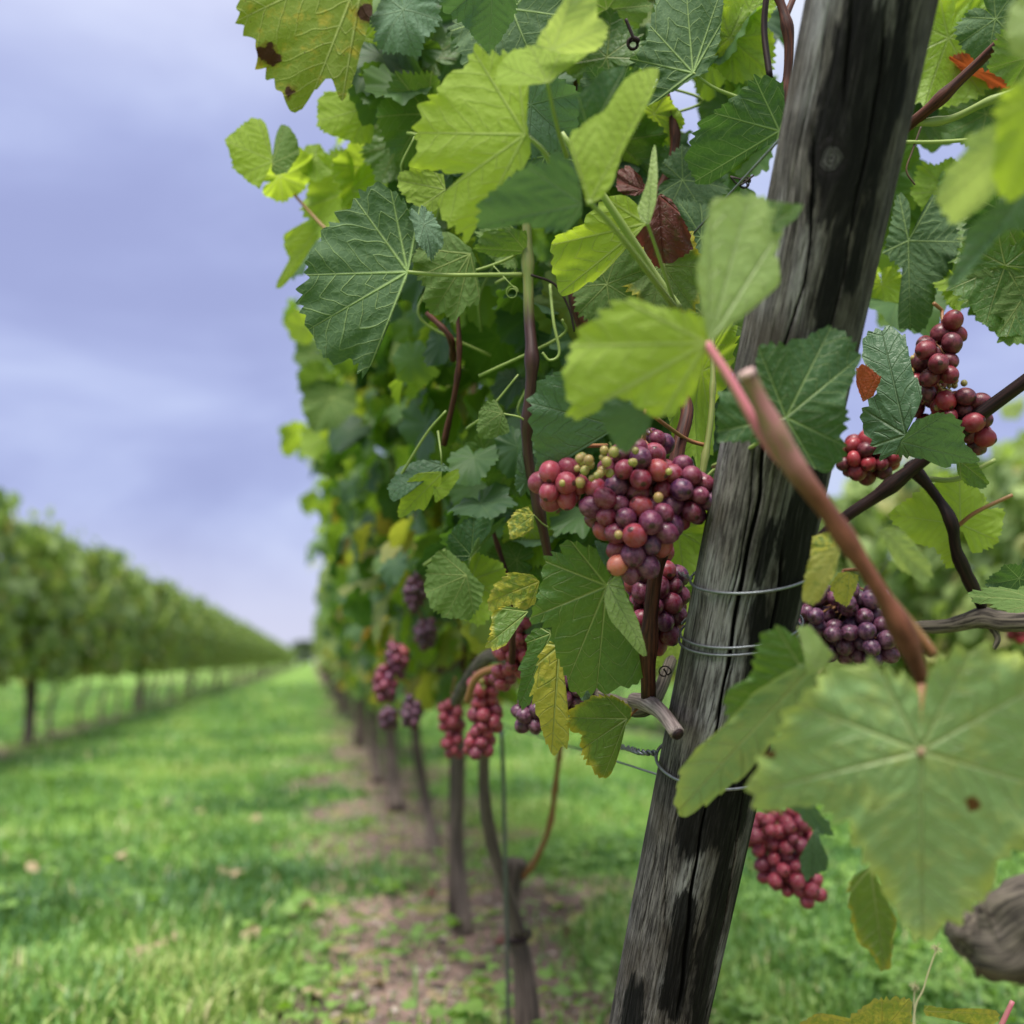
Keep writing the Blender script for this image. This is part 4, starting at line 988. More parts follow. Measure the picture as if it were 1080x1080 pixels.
bunch('small dark red grape bunch behind the large bunch, over the upper green leaf', [(598, 556, 22, 20, 1.08, 14)], .014, 'berryback', 4, greens_at=[(612, 560, 1.06, 8, 8)], green=4)
bunch('narrow pink grape bunch hanging above the curved vine stem, right one of a pair', [(512, 722, 20, 20, 1.30, 10), (512, 755, 20, 30, 1.30, 16), (506, 782, 17, 22, 1.30, 11)], .0165, 'berryred', 5, stalk=[(525, 690, 1.28)], greens_at=[(505, 720, 1.28, 4, 5)])
bunch('narrow dark pink grape bunch in front of the thin post, left of a pair', [(476, 755, 15, 26, 1.55, 14), (478, 785, 15, 20, 1.55, 9)], .017, 'berryred', 6, stalk=[(480, 715, 1.5)])
bunch('red grape bunch half hidden behind the mottled leaf', [(545, 682, 26, 34, 1.12, 30), (530, 715, 14, 16, 1.14, 6)], .0155, 'berryred', 7, stalk=[(556, 650, 1.16)])
bunch('purple grape bunch hanging behind the yellow leaf', [(598, 722, 30, 34, 1.0, 26), (560, 752, 20, 24, 1.02, 12)], .0165, 'berrydark', 8, stalk=[(610, 680, .98)])
bunch('red grape bunch with unripe green berries against the sky, right of the post', [(985, 385, 36, 40, .93, 15), (1002, 346, 18, 18, .93, 4), (1012, 436, 32, 38, .93, 15), (985, 430, 28, 42, .96, 11), (1032, 462, 18, 16, .93, 4)], .0172, 'berryback', 9,
      stalk=[(985, 320, .94)], greens_at=[(985, 400, .935, 20, 14), (1000, 420, .935, 8, 10), (962, 378, .94, 4, 8)])
bunch('dark red grape bunch behind the grey-green leaf, at the right side of the post', [(915, 482, 36, 28, 1.0, 28)], .0166, 'berryback', 10, stalk=[(930, 440, 1.0)])
bunch('dark purple grape bunch above the large foreground leaf', [(893, 655, 56, 46, 1.0, 56), (850, 648, 22, 34, 1.03, 12), (918, 675, 36, 30, .98, 16)], .0168, 'berrydark', 11, stalk=[(905, 600, 1.0)])
bunch('rose-red grape bunch hanging low beneath the large foreground leaf', [(820, 880, 42, 38, 1.28, 46), (830, 920, 36, 26, 1.27, 22), (853, 938, 19, 19, 1.26, 8)], .0172, 'berryred', 12, stalk=[(830, 820, 1.25)])
bunch('blurred dark red grape bunch further down the row, above the turquoise leaf', [(406, 722, 12, 26, 1.75, 20), (419, 694, 12, 24, 1.75, 16)], .0175, 'berry', 13)
bunch('blurred dark purple grape bunch high in the row, left of the yellow leaves', [(438, 625, 12, 26, 1.65, 18), (449, 668, 11, 26, 1.65, 16)], .0165, 'berrydark', 14)
bunch('blurred dark grape bunch low in the row, beside an upright grey trunk', [(410, 758, 9, 18, 1.8, 10), (434, 752, 10, 28, 1.75, 16)], .0175, 'berrydark', 15)
bunch('dark grape bunch at the right edge of the row, beyond the cordon', [(1075, 665, 10, 18, 1.6, 10)], .017, 'berryback', 16)

# ------------------------------------------------------------------ hero vine, left of the post
hv = empty('grape_vine', (.36, 1.0, 0)); tag(hv, 'leafy grapevine in focus on the left side of the leaning post', 'vine')
# canes
tube('cane', PP([(550, -30, 1.0), (552, 120, .99), (556, 250, .97), (558, 330, .96), (561, 385, .95), (556, 470, .96), (570, 545, .97), (579, 590, .98)]), [.0032, .0045, .0055, .0048, .0042], M['caneg'], hv, 10, .02, 10, 7)
tube('cane', PP([(700, 90, 1.0), (712, 150, 1.0), (690, 210, 1.0), (640, 270, 1.0), (604, 310, .98), (640, 380, .98), (696, 402, .93), (724, 428, .88), (715, 475, .86), (706, 540, .85), (692, 600, .84), (684, 680, .84), (684, 735, .86)]), [.004, .0045, .0055, .006, .0065], M['cane'], hv, 10, .02, 8, 9)
tube('spur', PP([(668, 738, .88), (684, 742, .86), (698, 752, .83), (714, 773, .80)]), [.0065, .0078, .0062, .006], M['stub'], hv, 14, .04)
tube('spur_end', PP([(714.5, 774, .7988), (716.3, 776.2, .797)]), [.0052, .0042], M['canedark'], hv, 12, 0, 2)
tube('cordon', PP([(735, 688, .99), (712, 690, 1.0), (688, 742, .93), (660, 745, .96), (620, 730, 1.02), (570, 705, 1.1), (520, 690, 1.25), (495, 715, 1.35), (480, 740, 1.5)]), [.005, .006, .009, .009, .009, .008], M['bark'], hv, 12, .09, 8)
tube('cane', PP([(540, 700, 1.2), (505, 712, 1.22), (492, 740, 1.24)]), [.004, .005, .004], M['petred'], hv, 8)
tube('cane', PP([(810, -20, .95), (806, 30, .95), (812, 82, .94)]), [.003, .003], M['canedark'], hv, 8)
tube('cane', PP([(806, -40, .93), (828, 18, .92), (832, 60, .92), (826, 120, .92)]), [.003, .0045, .0035], M['cane'], hv, 8, 0, 8, 3)
tube('cane', PP([(840, -10, .93), (828, 20, .92)]), [.003, .003], M['cane'], hv, 8)
tube('side_shoot', PP([(750, 300, .9), (752, 380, .88), (750, 440, .87), (740, 505, .86)]), [.0020, .0024, .003], M['caneg'], hv, 9, 0, 8, 3)
tube('side_shoot', PP([(735, 515, .86), (760, 490, .85), (800, 465, .84)]), [.0018, .0014], M['petg'], hv, 8)
tube('side_shoot', PP([(310, 205, 1.2), (340, 238, 1.18), (372, 268, 1.15)]), [.0016, .0022], M['petred'], hv, 7)
tube('side_shoot', PP([(592, 140, .78), (655, 235, .80), (690, 290, .82), (715, 325, .83)]), [.0022, .0035, .004], M['petg'], hv, 8)
def tendril(pts, r_=.0006, mat='tendril', coil=None):
    p_ = [P(*q) for q in pts]
    c_ = list(cat_rom(p_, 8))
    if coil:
        px, py, d, rr_, turns = coil
        cc_ = P(px, py, d)
        for k_ in range(int(18*turns)):
            a_ = k_/18*2*math.pi; c_.append(cc_+R*rr_*(1-.4*k_/(18*turns))*math.cos(a_)+U*rr_*(1-.4*k_/(18*turns))*math.sin(a_)+F*k_*.0002)
    v, q, t, a = tube_arrays(np.array(c_), [r_, r_*.8], 6); return mesh_from('tendril', v, q, t, M[mat], {'tc': a}, hv)
tendril([(560, 290, .95), (585, 300, .95), (600, 325, .95), (606, 350, .95)], .0012, 'canedark')
tendril([(660, 20, .95), (668, 40, .95)], .0016, 'canedark', (668, 45, .95, .0055, 2))
tendril([(520, 280, .96), (535, 296, .95)], .0005, 'petg', (540, 308, .95, .006, 1.6))
tendril([(700, 705, .92), (704, 712, .92)], .0008, 'canedark', (701, 709, .92, .006, .9))
tendril([(580, 300, .96), (584, 340, .95), (590, 372, .95), (580, 380, .95), (572, 372, .95)], .0016, 'petg')
tendril([(795, 185, .93), (780, 195, .93), (770, 186, .93)], .0009, 'canedark', (786, 192, .93, .005, 2.5))

lf = lambda *a, **k: leaf(hv, *a, **k)
# --- upper left
lo = lambda *a, **k: leaf_o(hv, *a, **k)
lo((386, -42), [253,0,250,12,253,31,261,35,265,55,273,58,273,70,293,92,305,113,319,127,325,104,331,84,337,81,348,87,352,95,361,105,372,95,371,79,381,52,389,27,395,0,400,-50,370,-90,300,-60,265,-30], 1.0, 'olive', tip=(319, 127),
   ribs=[(250, 22), (361, 105), (300, -60)], under=True, cup=.05, spots=[(282, 57, 9), (289, 62, 6), (386, 14, 8), (305, 97, 5), (262, 50, 3)], label='olive green leaf with a brown burnt spot, hanging from the top edge')
lo((288, 170), [237,147,248,137,264,125,276,125,283,134,280,150,283,162,288,164,280,183,274,200,261,191,245,177,244,167], 1.12, 'bright', tip=(238, 148), under=True, teeth=.015)
lo((287, 173), [290,144,296,131,305,133,314,147,316,163,303,182,291,185,286,180], 1.11, 'mid', tip=(300, 133), under=True, tilt=(.5, 0), teeth=.01)
lf(296, 186, 328, 168, 1.18, 'bright', dd=.02, roll=30, res=0, wid=.8)
lo((392, 112), [334,134,335,107,343,96,358,96,374,98,389,110,395,125,393,150,380,153,355,144,346,142], 1.1, 'bright', tip=(336, 128), under=True, pet=[(430, 118, 1.1)], teeth=.02)
lo((340, 233), [288,302,300,284,306,275,299,260,299,247,319,235,337,226,343,238,334,254,325,266,319,278,297,305], 1.22, 'bright', tip=(292, 300), under=True, teeth=.015)
lf(385, 40, 420, 110, 1.1, 'bright', dd=0, roll=20, under=True); lf(395, 0, 425, 60, 1.15, 'bright', roll=-20, under=True)
lf(370, 200, 345, 258, 1.2, 'bright', roll=20, under=True); lf(400, 180, 365, 220, 1.2, 'bright', roll=-20, under=True)
lf(330, 168, 352, 182, 1.2, 'bright', roll=-30, under=True, res=0)
lf(455, 60, 425, 30, 1.1, 'mid', roll=10, under=True); lf(450, 120, 420, 170, 1.05, 'mid', roll=-25, under=True); lf(425, 10, 440, 60, 1.0, 'blue', roll=25)
lf(420, 150, 400, 195, 1.15, 'mid', roll=15, under=True)
lo((520, -25), [462,0,471,15,490,27,505,46,516,58,523,49,536,31,545,12,546,-18,505,-37,468,-18], .86, 'blue', tip=(516, 58), tilt=(0, .5))
lf(540, 10, 575, 90, .98, 'dark', roll=10)
for (ax_, ay_, bx_, by_, dd_, mm_) in ((322, 345, 298, 340, 1.7, 'bright'), (338, 398, 318, 415, 1.8, 'mid'), (330, 372, 308, 378, 1.9, 'mid'), (352, 340, 330, 320, 1.7, 'bright'), (350, 420, 330, 455, 1.8, 'mid'),
        (345, 460, 318, 480, 2.0, 'bright'), (352, 490, 335, 500, 2.0, 'mid'), (360, 300, 335, 300, 1.6, 'mid'), (372, 345, 352, 370, 1.5, 'mid'), (365, 280, 350, 262, 1.5, 'bright')):
    lf(ax_, ay_, bx_, by_, dd_, mm_, roll=(ax_*7+ay_) % 60-30, under=(ay_ % 3 > 0), res=0)
# --- big dark leaf
lo((430, 287), [448,232,444,218,435,221,425,211,418,203,407,197,396,192,389,199,378,200,377,212,364,217,355,225,357,234,343,238,337,254,328,266,323,275,322,296,314,306,315,321,323,337,328,353,343,381,361,384,373,376,379,395,387,404,396,370,411,334,427,300,434,275,440,250],
   .93, 'dark', tip=(328, 346), ribs=[(325, 290), (376, 212), (412, 200), (442, 224), (385, 400)], under=True, cup=.08, quilt=.045, pet=[(470, 290, .935), (520, 290, .95), (552, 290, .97)], petr=.0019, seed=12,
   label='large dark green round leaf standing out against the sky')
lo((496, 268), [497,262,480,248,466,243,450,250,434,272,436,290,447,300,447,320,456,333,468,330,478,344,490,325,506,320,507,303,500,290,503,275], .97, 'mid', tip=(478, 344), ribs=[(440, 262), (440, 292), (456, 331), (505, 310)], under=True)
lo((470, 200), [419,197,420,182,435,178,452,180,468,184,470,204,462,214,456,236,446,222,430,212], .99, 'bright', tip=(420, 190), under=True)
lf(447, 237, 455, 278, .92, 'blue', wid=.55, roll=-30, fold=.3)
lo((555, 265), [498,263,511,244,535,240,556,244,556,266,526,272], .965, 'mid', tip=(500, 262), under=True, tilt=(0, .6))
lf(535, 262, 500, 245, 1.0, 'mid', wid=.8, roll=35)
# --- nearer, softer leaves in front
lo((554, 142), [551,52,516,58,502,46,494,58,493,70,467,79,465,92,444,110,442,122,438,137,439,159,429,180,441,179,461,180,490,183,484,199,462,205,462,220,471,238,484,244,493,260,502,247,500,226,520,199,535,189,558,171,560,153,556,134,553,116,558,92,558,70],
   .70, 'bright', tip=(438, 140), ribs=[(500, 55), (545, 60), (465, 205), (493, 258)], under=True, pet=[(575, 162, .71), (592, 198, .74)], petr=.0016, tilt=(.25, .1), label='bright yellow-green leaf near the top, in front of the other leaves')
lo((614, 215), [578,170,556,174,535,189,507,211,503,238,509,244,530,240,556,235,575,244,599,244,614,226,613,196,602,171,590,160], .67, 'blue', tip=(504, 238), tilt=(-.2, .7))
lo((622, 213), [598,153,602,141,627,122,642,113,647,98,663,79,691,70,698,78,691,101,676,119,663,137,656,162,645,196,633,211,619,217,614,196,608,174], .66, 'bright', tip=(695, 76), under=True, tilt=(.5, .1), pet=[(655, 250, .70), (712, 325, .8)], petr=.0019, teeth=.012)
lo((622, 140), [611,128,610,100,635,75,663,68,655,90,642,115,625,130], .68, 'dark', tip=(660, 70), tilt=(-.4, .3), teeth=.01)
lo((583, 52), [564,50,569,37,587,12,602,-12,630,-6,630,18,642,27,639,43,627,55,596,57,575,52], .67, 'pale', tip=(605, -8), tilt=(0, .8), teeth=.02)
lo((577, 86), [521,89,527,67,538,55,562,47,596,55,627,55,602,66,581,87,553,90], .665, 'bright', tip=(530, 70), tilt=(0, -.7), under=True, teeth=.015, pet=[(588, 135, .7), (598, 165, .74)], petr=.0015)
lf(560, 110, 605, 150, .92, 'blue', roll=20); lf(575, 165, 640, 120, .93, 'dark', roll=-15, wid=.9)
lo((731, 77), [691,0,688,18,680,49,663,61,676,73,694,79,680,115,691,108,712,95,732,82,746,76,755,61,760,40,761,18,764,0,755,-24,724,-31,700,-18], .93, 'dark', tip=(722, -30), ribs=[(688, 30), (666, 62), (684, 112), (752, 40), (757, 0)], under=True, pet=[(752, 92, .94), (778, 103, .95)], petr=.0014)
lo((822, 138), [721,168,732,189,746,199,764,183,786,167,812,153,830,140,826,85,808,82,798,79,779,98,755,116,740,128,731,144], .87, 'dark', tip=(735, 190), under=True, tilt=(.2, .5), label='dark green drooping leaf half curled beside the top of the post')
lf(770, 40, 812, 75, 1.02, 'bright', roll=-10, under=True, wid=.8); lf(790, 10, 770, -30, 1.02, 'bright', roll=-10, under=True)
lf(775, 40, 757, 62, 1.03, 'mid', roll=-20, under=True)
lf(640, 60, 600, 20, 1.0, 'mid', roll=10, under=True); lf(650, 110, 600, 110, .98, 'dark', roll=-10); lf(650, 150, 690, 190, 1.02, 'mid', roll=20, under=True)
lf(690, 120, 712, 155, 1.0, 'bright', roll=20, under=True, wid=.7)
lf(640, 10, 670, -40, 1.0, 'mid', roll=10); lf(720, 190, 770, 200, .98, 'dark', roll=-20)
lo((681, 236), [581,251,582,266,581,281,590,302,596,318,605,306,614,293,633,296,654,260,663,247,682,238,672,214,651,203,633,214,611,238], .80, 'bright', tip=(592, 308), under=True, tilt=(.2, .2), ribs=[(583, 258), (640, 210), (630, 294)])
lo((683, 236), [676,234,672,220,680,199,685,183,688,147,691,144,694,183,692,214,685,236], .74, 'pale', tip=(690, 146), tilt=(1.2, 0), teeth=.008, pet=[(692, 262, .76), (712, 322, .8)], petr=.0013)
lo((695, 206), [691,220,697,204,709,211,721,232,727,244,731,263,718,272,703,278,691,284,669,247,679,241], .90, 'red', tip=(700, 280), wave=.12, cup=.3, quilt=.12, label='withered dark red leaf curled among the green ones')
lo((677, 200), [650,199,651,180,663,174,676,186,682,199,672,207,657,205], .91, 'red', tip=(651, 190), wave=.16, cup=.3, quilt=.1)
lf(740, 250, 700, 300, .96, 'dark', roll=-10); lf(640, 300, 690, 330, .95, 'mid', roll=0); lf(700, 280, 735, 330, .93, 'tip', roll=10)
lo((652, 450), [558,431,557,422,569,401,593,389,640,400,670,430,652,454,632,456,612,471,581,496,567,502,563,471], .78, 'blue', tip=(566, 500), ribs=[(560, 425), (600, 390)], tilt=(.1, .4), seed=21)
lf(640, 400, 690, 420, .92, 'mid', roll=0); lf(742, 392, 737, 500, .92, 'bright', wid=.4, roll=-35, under=True)
lo((829, 440), [803,362,826,362,851,356,875,342,894,352,903,362,907,380,900,401,890,420,895,441,889,459,892,481,878,496,866,499,848,487,826,475,793,466,756,466,756,441,758,414,777,407,799,398,797,377], .70, 'dark', tip=(877, 344),
   ribs=[(905, 378), (890, 470), (862, 497), (758, 455), (800, 366)], tilt=(-.15, .15), seed=31, pet=[(795, 470, .74), (752, 492, .80)], petr=.0013, label='dark green leaf lying across the leaning post')
# --- centre left
lo((529, 436), [503,453,505,434,514,422,523,422,529,431,535,444,538,456,526,460,514,463,505,462], .95, 'mid', under=True, tip=(505, 452), pet=[(548, 440, .95), (555, 446, .955)], petr=.0009)
lo((466, 491), [408,514,422,492,444,485,465,486,476,496,453,499,428,510,422,529,413,529], .98, 'blue', tip=(411, 520), tilt=(.2, -.5), pet=[(465, 478, .98), (462, 455, 1.0)], petr=.0008)
lo((466, 499), [466,497,440,499,428,508,422,529,419,541,424,549,434,538,450,538,453,517,465,511], .975, 'bright', tip=(421, 545), under=True, tilt=(0, .5))
lo((459, 514), [456,514,471,499,483,494,485,503,471,523,459,531], .98, 'bright', tip=(484, 497), tilt=(-.4, 0))
lo((563, 543), [535,551,544,538,557,534,563,544,563,557,551,566,538,569], .93, 'mott', tip=(537, 562), pet=[(572, 552, .94), (578, 556, .95)], petr=.0006)
lf(556, 505, 553, 470, .97, 'blue', wid=.5, roll=20)
lo((497, 586), [470,572,480,554,499,544,517,547,518,560,502,572,496,590,483,593], 1.0, 'dark', tip=(500, 545), tilt=(.3, .3))
lo((495, 590), [496,584,502,569,520,554,537,541,532,551,514,566,502,575,496,593,492,602], .99, 'mid', tip=(536, 542), tilt=(-.6, .2), teeth=.015)
lo((492, 607), [450,600,461,581,473,580,492,597,501,609,511,618,507,639,495,655,482,652,470,653,455,642,447,621], .99, 'mid', tip=(450, 625), under=True, ribs=[(463, 582), (470, 652), (500, 650), (452, 605)])
lf(496, 612, 503, 662, 1.02, 'bright', roll=20, under=True); lf(545, 590, 515, 585, 1.05, 'mid', roll=0, under=True); lf(560, 560, 590, 600, 1.05, 'bright', roll=10, under=True)
lf(545, 490, 520, 520, 1.05, 'mid', roll=-15, under=True); lf(510, 475, 535, 500, 1.1, 'mid', roll=15, under=True)
lo((640, 618), [553,655,565,639,571,612,574,587,592,581,596,566,614,575,635,578,650,600,668,640,684,697,683,710,669,722,660,725,638,730,620,731,608,736,599,719,594,707,583,682,583,667,571,658], .82, 'mid', tip=(629, 730),
   ribs=[(556, 653), (575, 592), (600, 568), (600, 715), (682, 705)], tilt=(-.1, .25), seed=52, label='large green leaf with pale veins hanging below the large grape bunch')
lo((641, 617), [637,624,644,612,653,603,660,627,672,652,684,694,675,691,660,673,644,655,638,639], .80, 'pale', tip=(683, 692), tilt=(1.0, 0), teeth=.01, pet=[(650, 600, .83), (662, 588, .86)], petr=.0012)
lo((648, 602), [626,569,644,575,652,597,649,606,638,597,631,584], .80, 'blue', tip=(628, 570), tilt=(.5, 0), teeth=.015)
lo((569, 613), [513,636,521,618,537,603,562,606,568,618,565,636,553,644,531,636,519,649], .90, 'mott', tip=(515, 635), tilt=(0, .3), label='mottled green leaf with yellow edges')
lo((557, 645), [519,646,531,638,556,644,550,655,534,673,535,679,522,687,512,682,517,668], .895, 'tip', tip=(514, 680), tilt=(0, -.4))
lo((581, 668), [580,664,565,662,554,673,556,685,547,704,550,716,545,734,550,749,562,743,563,731,559,719,571,688,583,679], .90, 'mid', tip=(548, 745), tilt=(.6, 0))
lo((590, 681), [580,676,568,691,565,713,559,731,565,749,571,768,577,786,583,794,599,789,603,774,596,768,588,749,589,719,594,707,592,685], .87, 'yellow', tip=(582, 790), wave=.06, tilt=(.5, 0), label='yellow leaf hanging beside the large green leaf')
lf(606, 705, 618, 745, .93, 'blue', wid=.5, roll=-40)
lo((661, 758), [599,749,614,740,626,734,641,733,654,737,666,746,666,756,660,765,654,774,654,792,644,820,632,820,623,810,614,798,612,783,614,774,599,771], .87, 'tip', tip=(637, 818), ribs=[(602, 757), (640, 735), (614, 790)], tilt=(-.2, .2),
   pet=[(674, 746, .88), (684, 738, .89)], petmat='petred', petr=.0012, label='green leaf with a yellow tip, lowest beside the post')
lf(700, 655, 690, 700, 1.0, 'bright', roll=0); lf(715, 560, 722, 620, 1.0, 'bright', roll=10, under=True); lf(740, 330, 760, 400, 1.0, 'mid', roll=10)
lo((712, 666), [712,663,695,664,688,672,690,680,705,680,712,672], .92, 'yellow', tip=(690, 676), label='small tan leaf beside the post')
rs = np.random.default_rng(404); ps = []
for k_ in range(26):
    x0 = rs.uniform(430, 740); y0 = rs.uniform(40, 520); d0 = rs.uniform(.96, 1.12)
    if x0 > 700 and y0 > 60 and y0 < 150: continue
    q_ = [P(x0, y0, d0), P(x0+rs.normal(0, 22), y0+rs.uniform(15, 45), d0+.01), P(x0+rs.normal(0, 45), y0+rs.uniform(40, 95), d0+.03)]
    ps.append(tube_arrays(cat_rom(q_, 6), [rs.uniform(.0008, .0014), .0016], 6))
v, q, t, a = join(ps); so_ = mesh_from('petiole', v, q, t, M['petg'], {'tc': a}, hv); so_['kind'] = 'stuff'
for k_, (x0, y0, x1, y1) in enumerate(((480, 300, 468, 470), (610, 30, 575, 230), (660, 300, 600, 470), (520, 560, 540, 700), (450, 330, 478, 380))):
    tube('side_shoot', PP([(x0, y0, 1.05), ((x0+x1)/2+10, (y0+y1)/2, 1.04), (x1, y1, 1.06)]), [.0022, .0028, .0032], M['cane'], hv, 8, .02, 8, 4)
# filler leaves deeper in this vine's canopy, uncountable, toned darker to paint in the shade there
rng = np.random.default_rng(90); PXs = []; 
cand = []
while len(cand) < 430:
    px = rng.uniform(380, 800); py = rng.uniform(-60, 640); d = rng.uniform(1.02, 1.42)
    if px < 430-(0 if py > 120 else 30)+ (py > 400)*70: continue
    if 440 < px < 545 and 300 < py < 480 and rng.uniform() < .75: continue
    if py > 610 and px < 560: continue
    if 690 < px < 765 and 60 < py < 140: continue
    if px > 760 and py > 330: continue
    cand.append(P(px, py, d))
pos = np.array(cand); n = len(pos)
f = scatter_leaves('foliage', pos, np.stack([rng.normal(-.2, .5, n), rng.normal(0, .5, n), -rng.uniform(.2, 1, n)], 1),
    np.stack([-rng.uniform(-.2, 1, n), -rng.uniform(.1, 1, n), rng.uniform(-.4, .7, n)], 1), rng.uniform(.035, .062, n), np.clip(rng.normal(.36, .28, n), 0, .9), FOL, rng, 110, 7, parent=hv, nvar=14, teeth=.05)
f['kind'] = 'stuff'

# ------------------------------------------------------------------ vine right of the post
rvn = empty('grape_vine', (.95, 1.1, 0)); tag(rvn, 'grapevine on the right side of the leaning post, with dark canes and a gnarled trunk', 'vine')
tube('cane', PP([(690, 690, 1.02), (790, 640, 1.02), (862, 570, 1.0), (895, 543, .98), (940, 512, .96), (1020, 448, .92), (1095, 392, .88)]), [.0045, .005, .0055, .006, .006], M['canedark'], rvn, 10, .03, 8, 4)
tube('cane', PP([(958, 488, .96), (985, 520, .96), (1003, 550, .95), (1010, 585, .96), (1036, 640, .98)]), [.005, .0045, .005, .005], M['canedark'], rvn, 10, .05, 8, 4)
tube('cordon', PP([(960, 662, 1.0), (1000, 660, .99), (1035, 652, .98), (1060, 656, .97), (1110, 655, .95)]), [.006, .007, .0105, .0095, .009], M['bark'], rvn, 14, .08, 8)
tube('spur', PP([(1040, 652, .975), (1052, 672, .97), (1048, 685, .97)]), [.005, .003, .002], M['bark'], rvn, 8, .08)
tube('trunk', PP([(1002, 978, .62), (1030, 985, .62), (1060, 990, .61), (1110, 975, .6), (1180, 1080, .6), (1250, 1250, .62)]), [.007, .021, .024, .032, .034], M['bark'], rvn, 22, .17, 10)
tube('cane', PP([(955, 135, .9), (985, 110, .88), (1030, 68, .86), (1065, 35, .84), (1120, -10, .83)]), [.0048, .0045, .004, .004], M['cane'], rvn, 10, .02, 8, 2)
tube('side_shoot', PP([(955, 130, .9), (1000, 126, .88), (1040, 108, .86), (1090, 88, .84)]), [.0035, .003, .0026], M['petg'], rvn, 8, .02, 8, 2)
tube('side_shoot', PP([(950, 150, .92), (985, 150, .92), (1020, 148, .92)]), [.0018, .0018], M['petg'], rvn, 7)
tube('side_shoot', PP([(1010, 555, .96), (1030, 540, .95), (1068, 522, .94)]), [.0022, .0018], M['petred'], rvn, 7)
tube('side_shoot', PP([(975, 505, .97), (1010, 505, .96), (1050, 485, .95)]), [.0028, .0022], M['petg'], rvn, 7)
lr = lambda *a, **k: leaf(rvn, *a, **k)
lor = lambda *a, **k: leaf_o(rvn, *a, **k)
lor((958, 254), [953,250,961,226,958,211,949,202,944,211,939,238,933,260,932,269,952,284,955,305,953,330,944,346,975,350,985,325,988,302,1004,284,1011,260,1010,238,991,214,985,202,976,214,970,235,964,249], 1.0, 'dark', tip=(960, 348), ribs=[(935, 265), (948, 205), (985, 208), (1009, 255)], under=True)
lr(930, 300, 935, 330, 1.08, 'bright', roll=0, under=True)
lor((955, 459), [915,349,933,345,956,351,958,371,961,389,971,407,973,420,964,441,955,456,945,481,927,484,918,465,909,450,907,435,921,420,930,398,921,386,909,383,909,362], .86, 'blue', tip=(930, 348), tilt=(.5, .1), cup=.25, wave=.05, label='shiny grey-green leaf with a brown corner, folded over the red grapes')
lor((950, 466), [961,453,964,444,988,435,1010,438,1017,453,1016,465,1031,481,1034,490,1013,487,994,494,976,484,945,481], .86, 'blue', tip=(1030, 486), tilt=(0, .8), wave=.05)
lor((912, 421), [903,388,912,384,930,398,921,418,910,424,903,405], .85, 'orange', tip=(925, 395), tilt=(0, .3), label='brown-red curled piece of leaf beside the shiny grey-green leaf')
lor((1012, 486), [1008,486,1028,484,1044,510,1036,516,1020,512,1010,500], .90, 'mid', tip=(1044, 512), tilt=(0, .4))
lor((1013, 553), [936,542,952,530,973,514,994,505,1016,502,1040,524,1043,536,1060,536,1056,563,1049,576,1025,585,1016,562,1010,556,1007,576,1010,594,1004,600,998,600,988,579,964,573,946,557], .97, 'bright', tip=(940, 543), ribs=[(1012, 504), (1042, 530), (1052, 570), (1003, 598)], under=True,
    pet=[(1022, 545, .96), (1035, 538, .955)], label='bright yellow-green leaf lit from behind, beside the dark cane')
lor((885, 578), [854,588,866,581,888,575,884,588,881,606,872,621,866,633,857,639,845,633,848,612], .66, 'yellow', tip=(850, 636), under=True, tilt=(.3, 0), label='pale yellow leaf beside the right edge of the post')
lor((896, 603), [875,618,884,604,906,607,904,618,894,641,881,633], .78, 'yellow', tip=(893, 640))
lor((884, 575), [854,588,857,566,881,558,888,575,870,582], .70, 'mott', tip=(856, 580))
lor((930, 558), [924,560,949,557,964,572,982,594,984,606,975,617,961,606,946,600,936,575], .64, 'pale', tip=(980, 612), under=True, tilt=(0, .3))
lor((1095, 290), [1013,300,1040,304,1036,310,1043,331,1071,340,1048,359,1062,364,1095,362,1110,330,1100,290,1056,279,1025,288], .95, 'mid', tip=(1016, 299), ribs=[(1050, 358)], under=True)
lr(1100, 640, 1020, 628, .85, 'mid', wid=.4, roll=60); lr(1075, 610, 1040, 615, .9, 'dark', roll=-40)
lr(1085, 60, 1052, 35, .8, 'mid', roll=0)
lr(1028, 74, 1090, 82, 1.02, 'orange', wid=.38, roll=35, label='small orange-red leaf near the top right')
lr(1000, 40, 975, 115, 1.02, 'bright', roll=-10, under=True); lr(1030, -10, 1050, 40, 1.02, 'bright', roll=10, under=True)
lr(985, 90, 1000, 60, 1.05, 'mid', roll=0, under=True); lr(960, 90, 930, 160, 1.1, 'mid', roll=0, under=True)
lr(1040, 120, 1000, 140, 1.03, 'mid', roll=20, under=True); lr(1060, 280, 1040, 345, .95, 'mid', lobes=1.8, roll=-20, under=True)
lr(1085, 285, 1062, 355, .95, 'mid', wid=1.1, roll=10, under=True); lr(1030, 290, 985, 300, 1.0, 'bright', roll=20, under=True, wid=.8)
lr(1000, 200, 960, 205, 1.05, 'bright', roll=10, under=True); lr(1040, 250, 1060, 180, 1.0, 'mid', roll=0, under=True); lr(1010, 300, 1008, 330, 1.0, 'bright', wid=.7, roll=30, under=True)
lr(1070, 230, 1095, 290, .98, 'dark', roll=0, under=True); lr(1050, 20, 1090, 60, .95, 'dark', roll=0)
lor((858, 876), [843,904,851,894,863,872,866,891,874,904,872,917,863,921,851,929,845,921], 1.18, 'blue', tip=(855, 926), label='small grey-green leaf resting on the low rose-red bunch')
lr(850, 850, 880, 880, 1.22, 'blue', wid=.6, roll=50)
tube('tendril', PP([(972, 132, .92), (962, 160, .92), (956, 180, .92), (965, 195, .92)]), [.0009, .0008], M['tendril'], rvn, 6)
rng = np.random.default_rng(91); cand = []
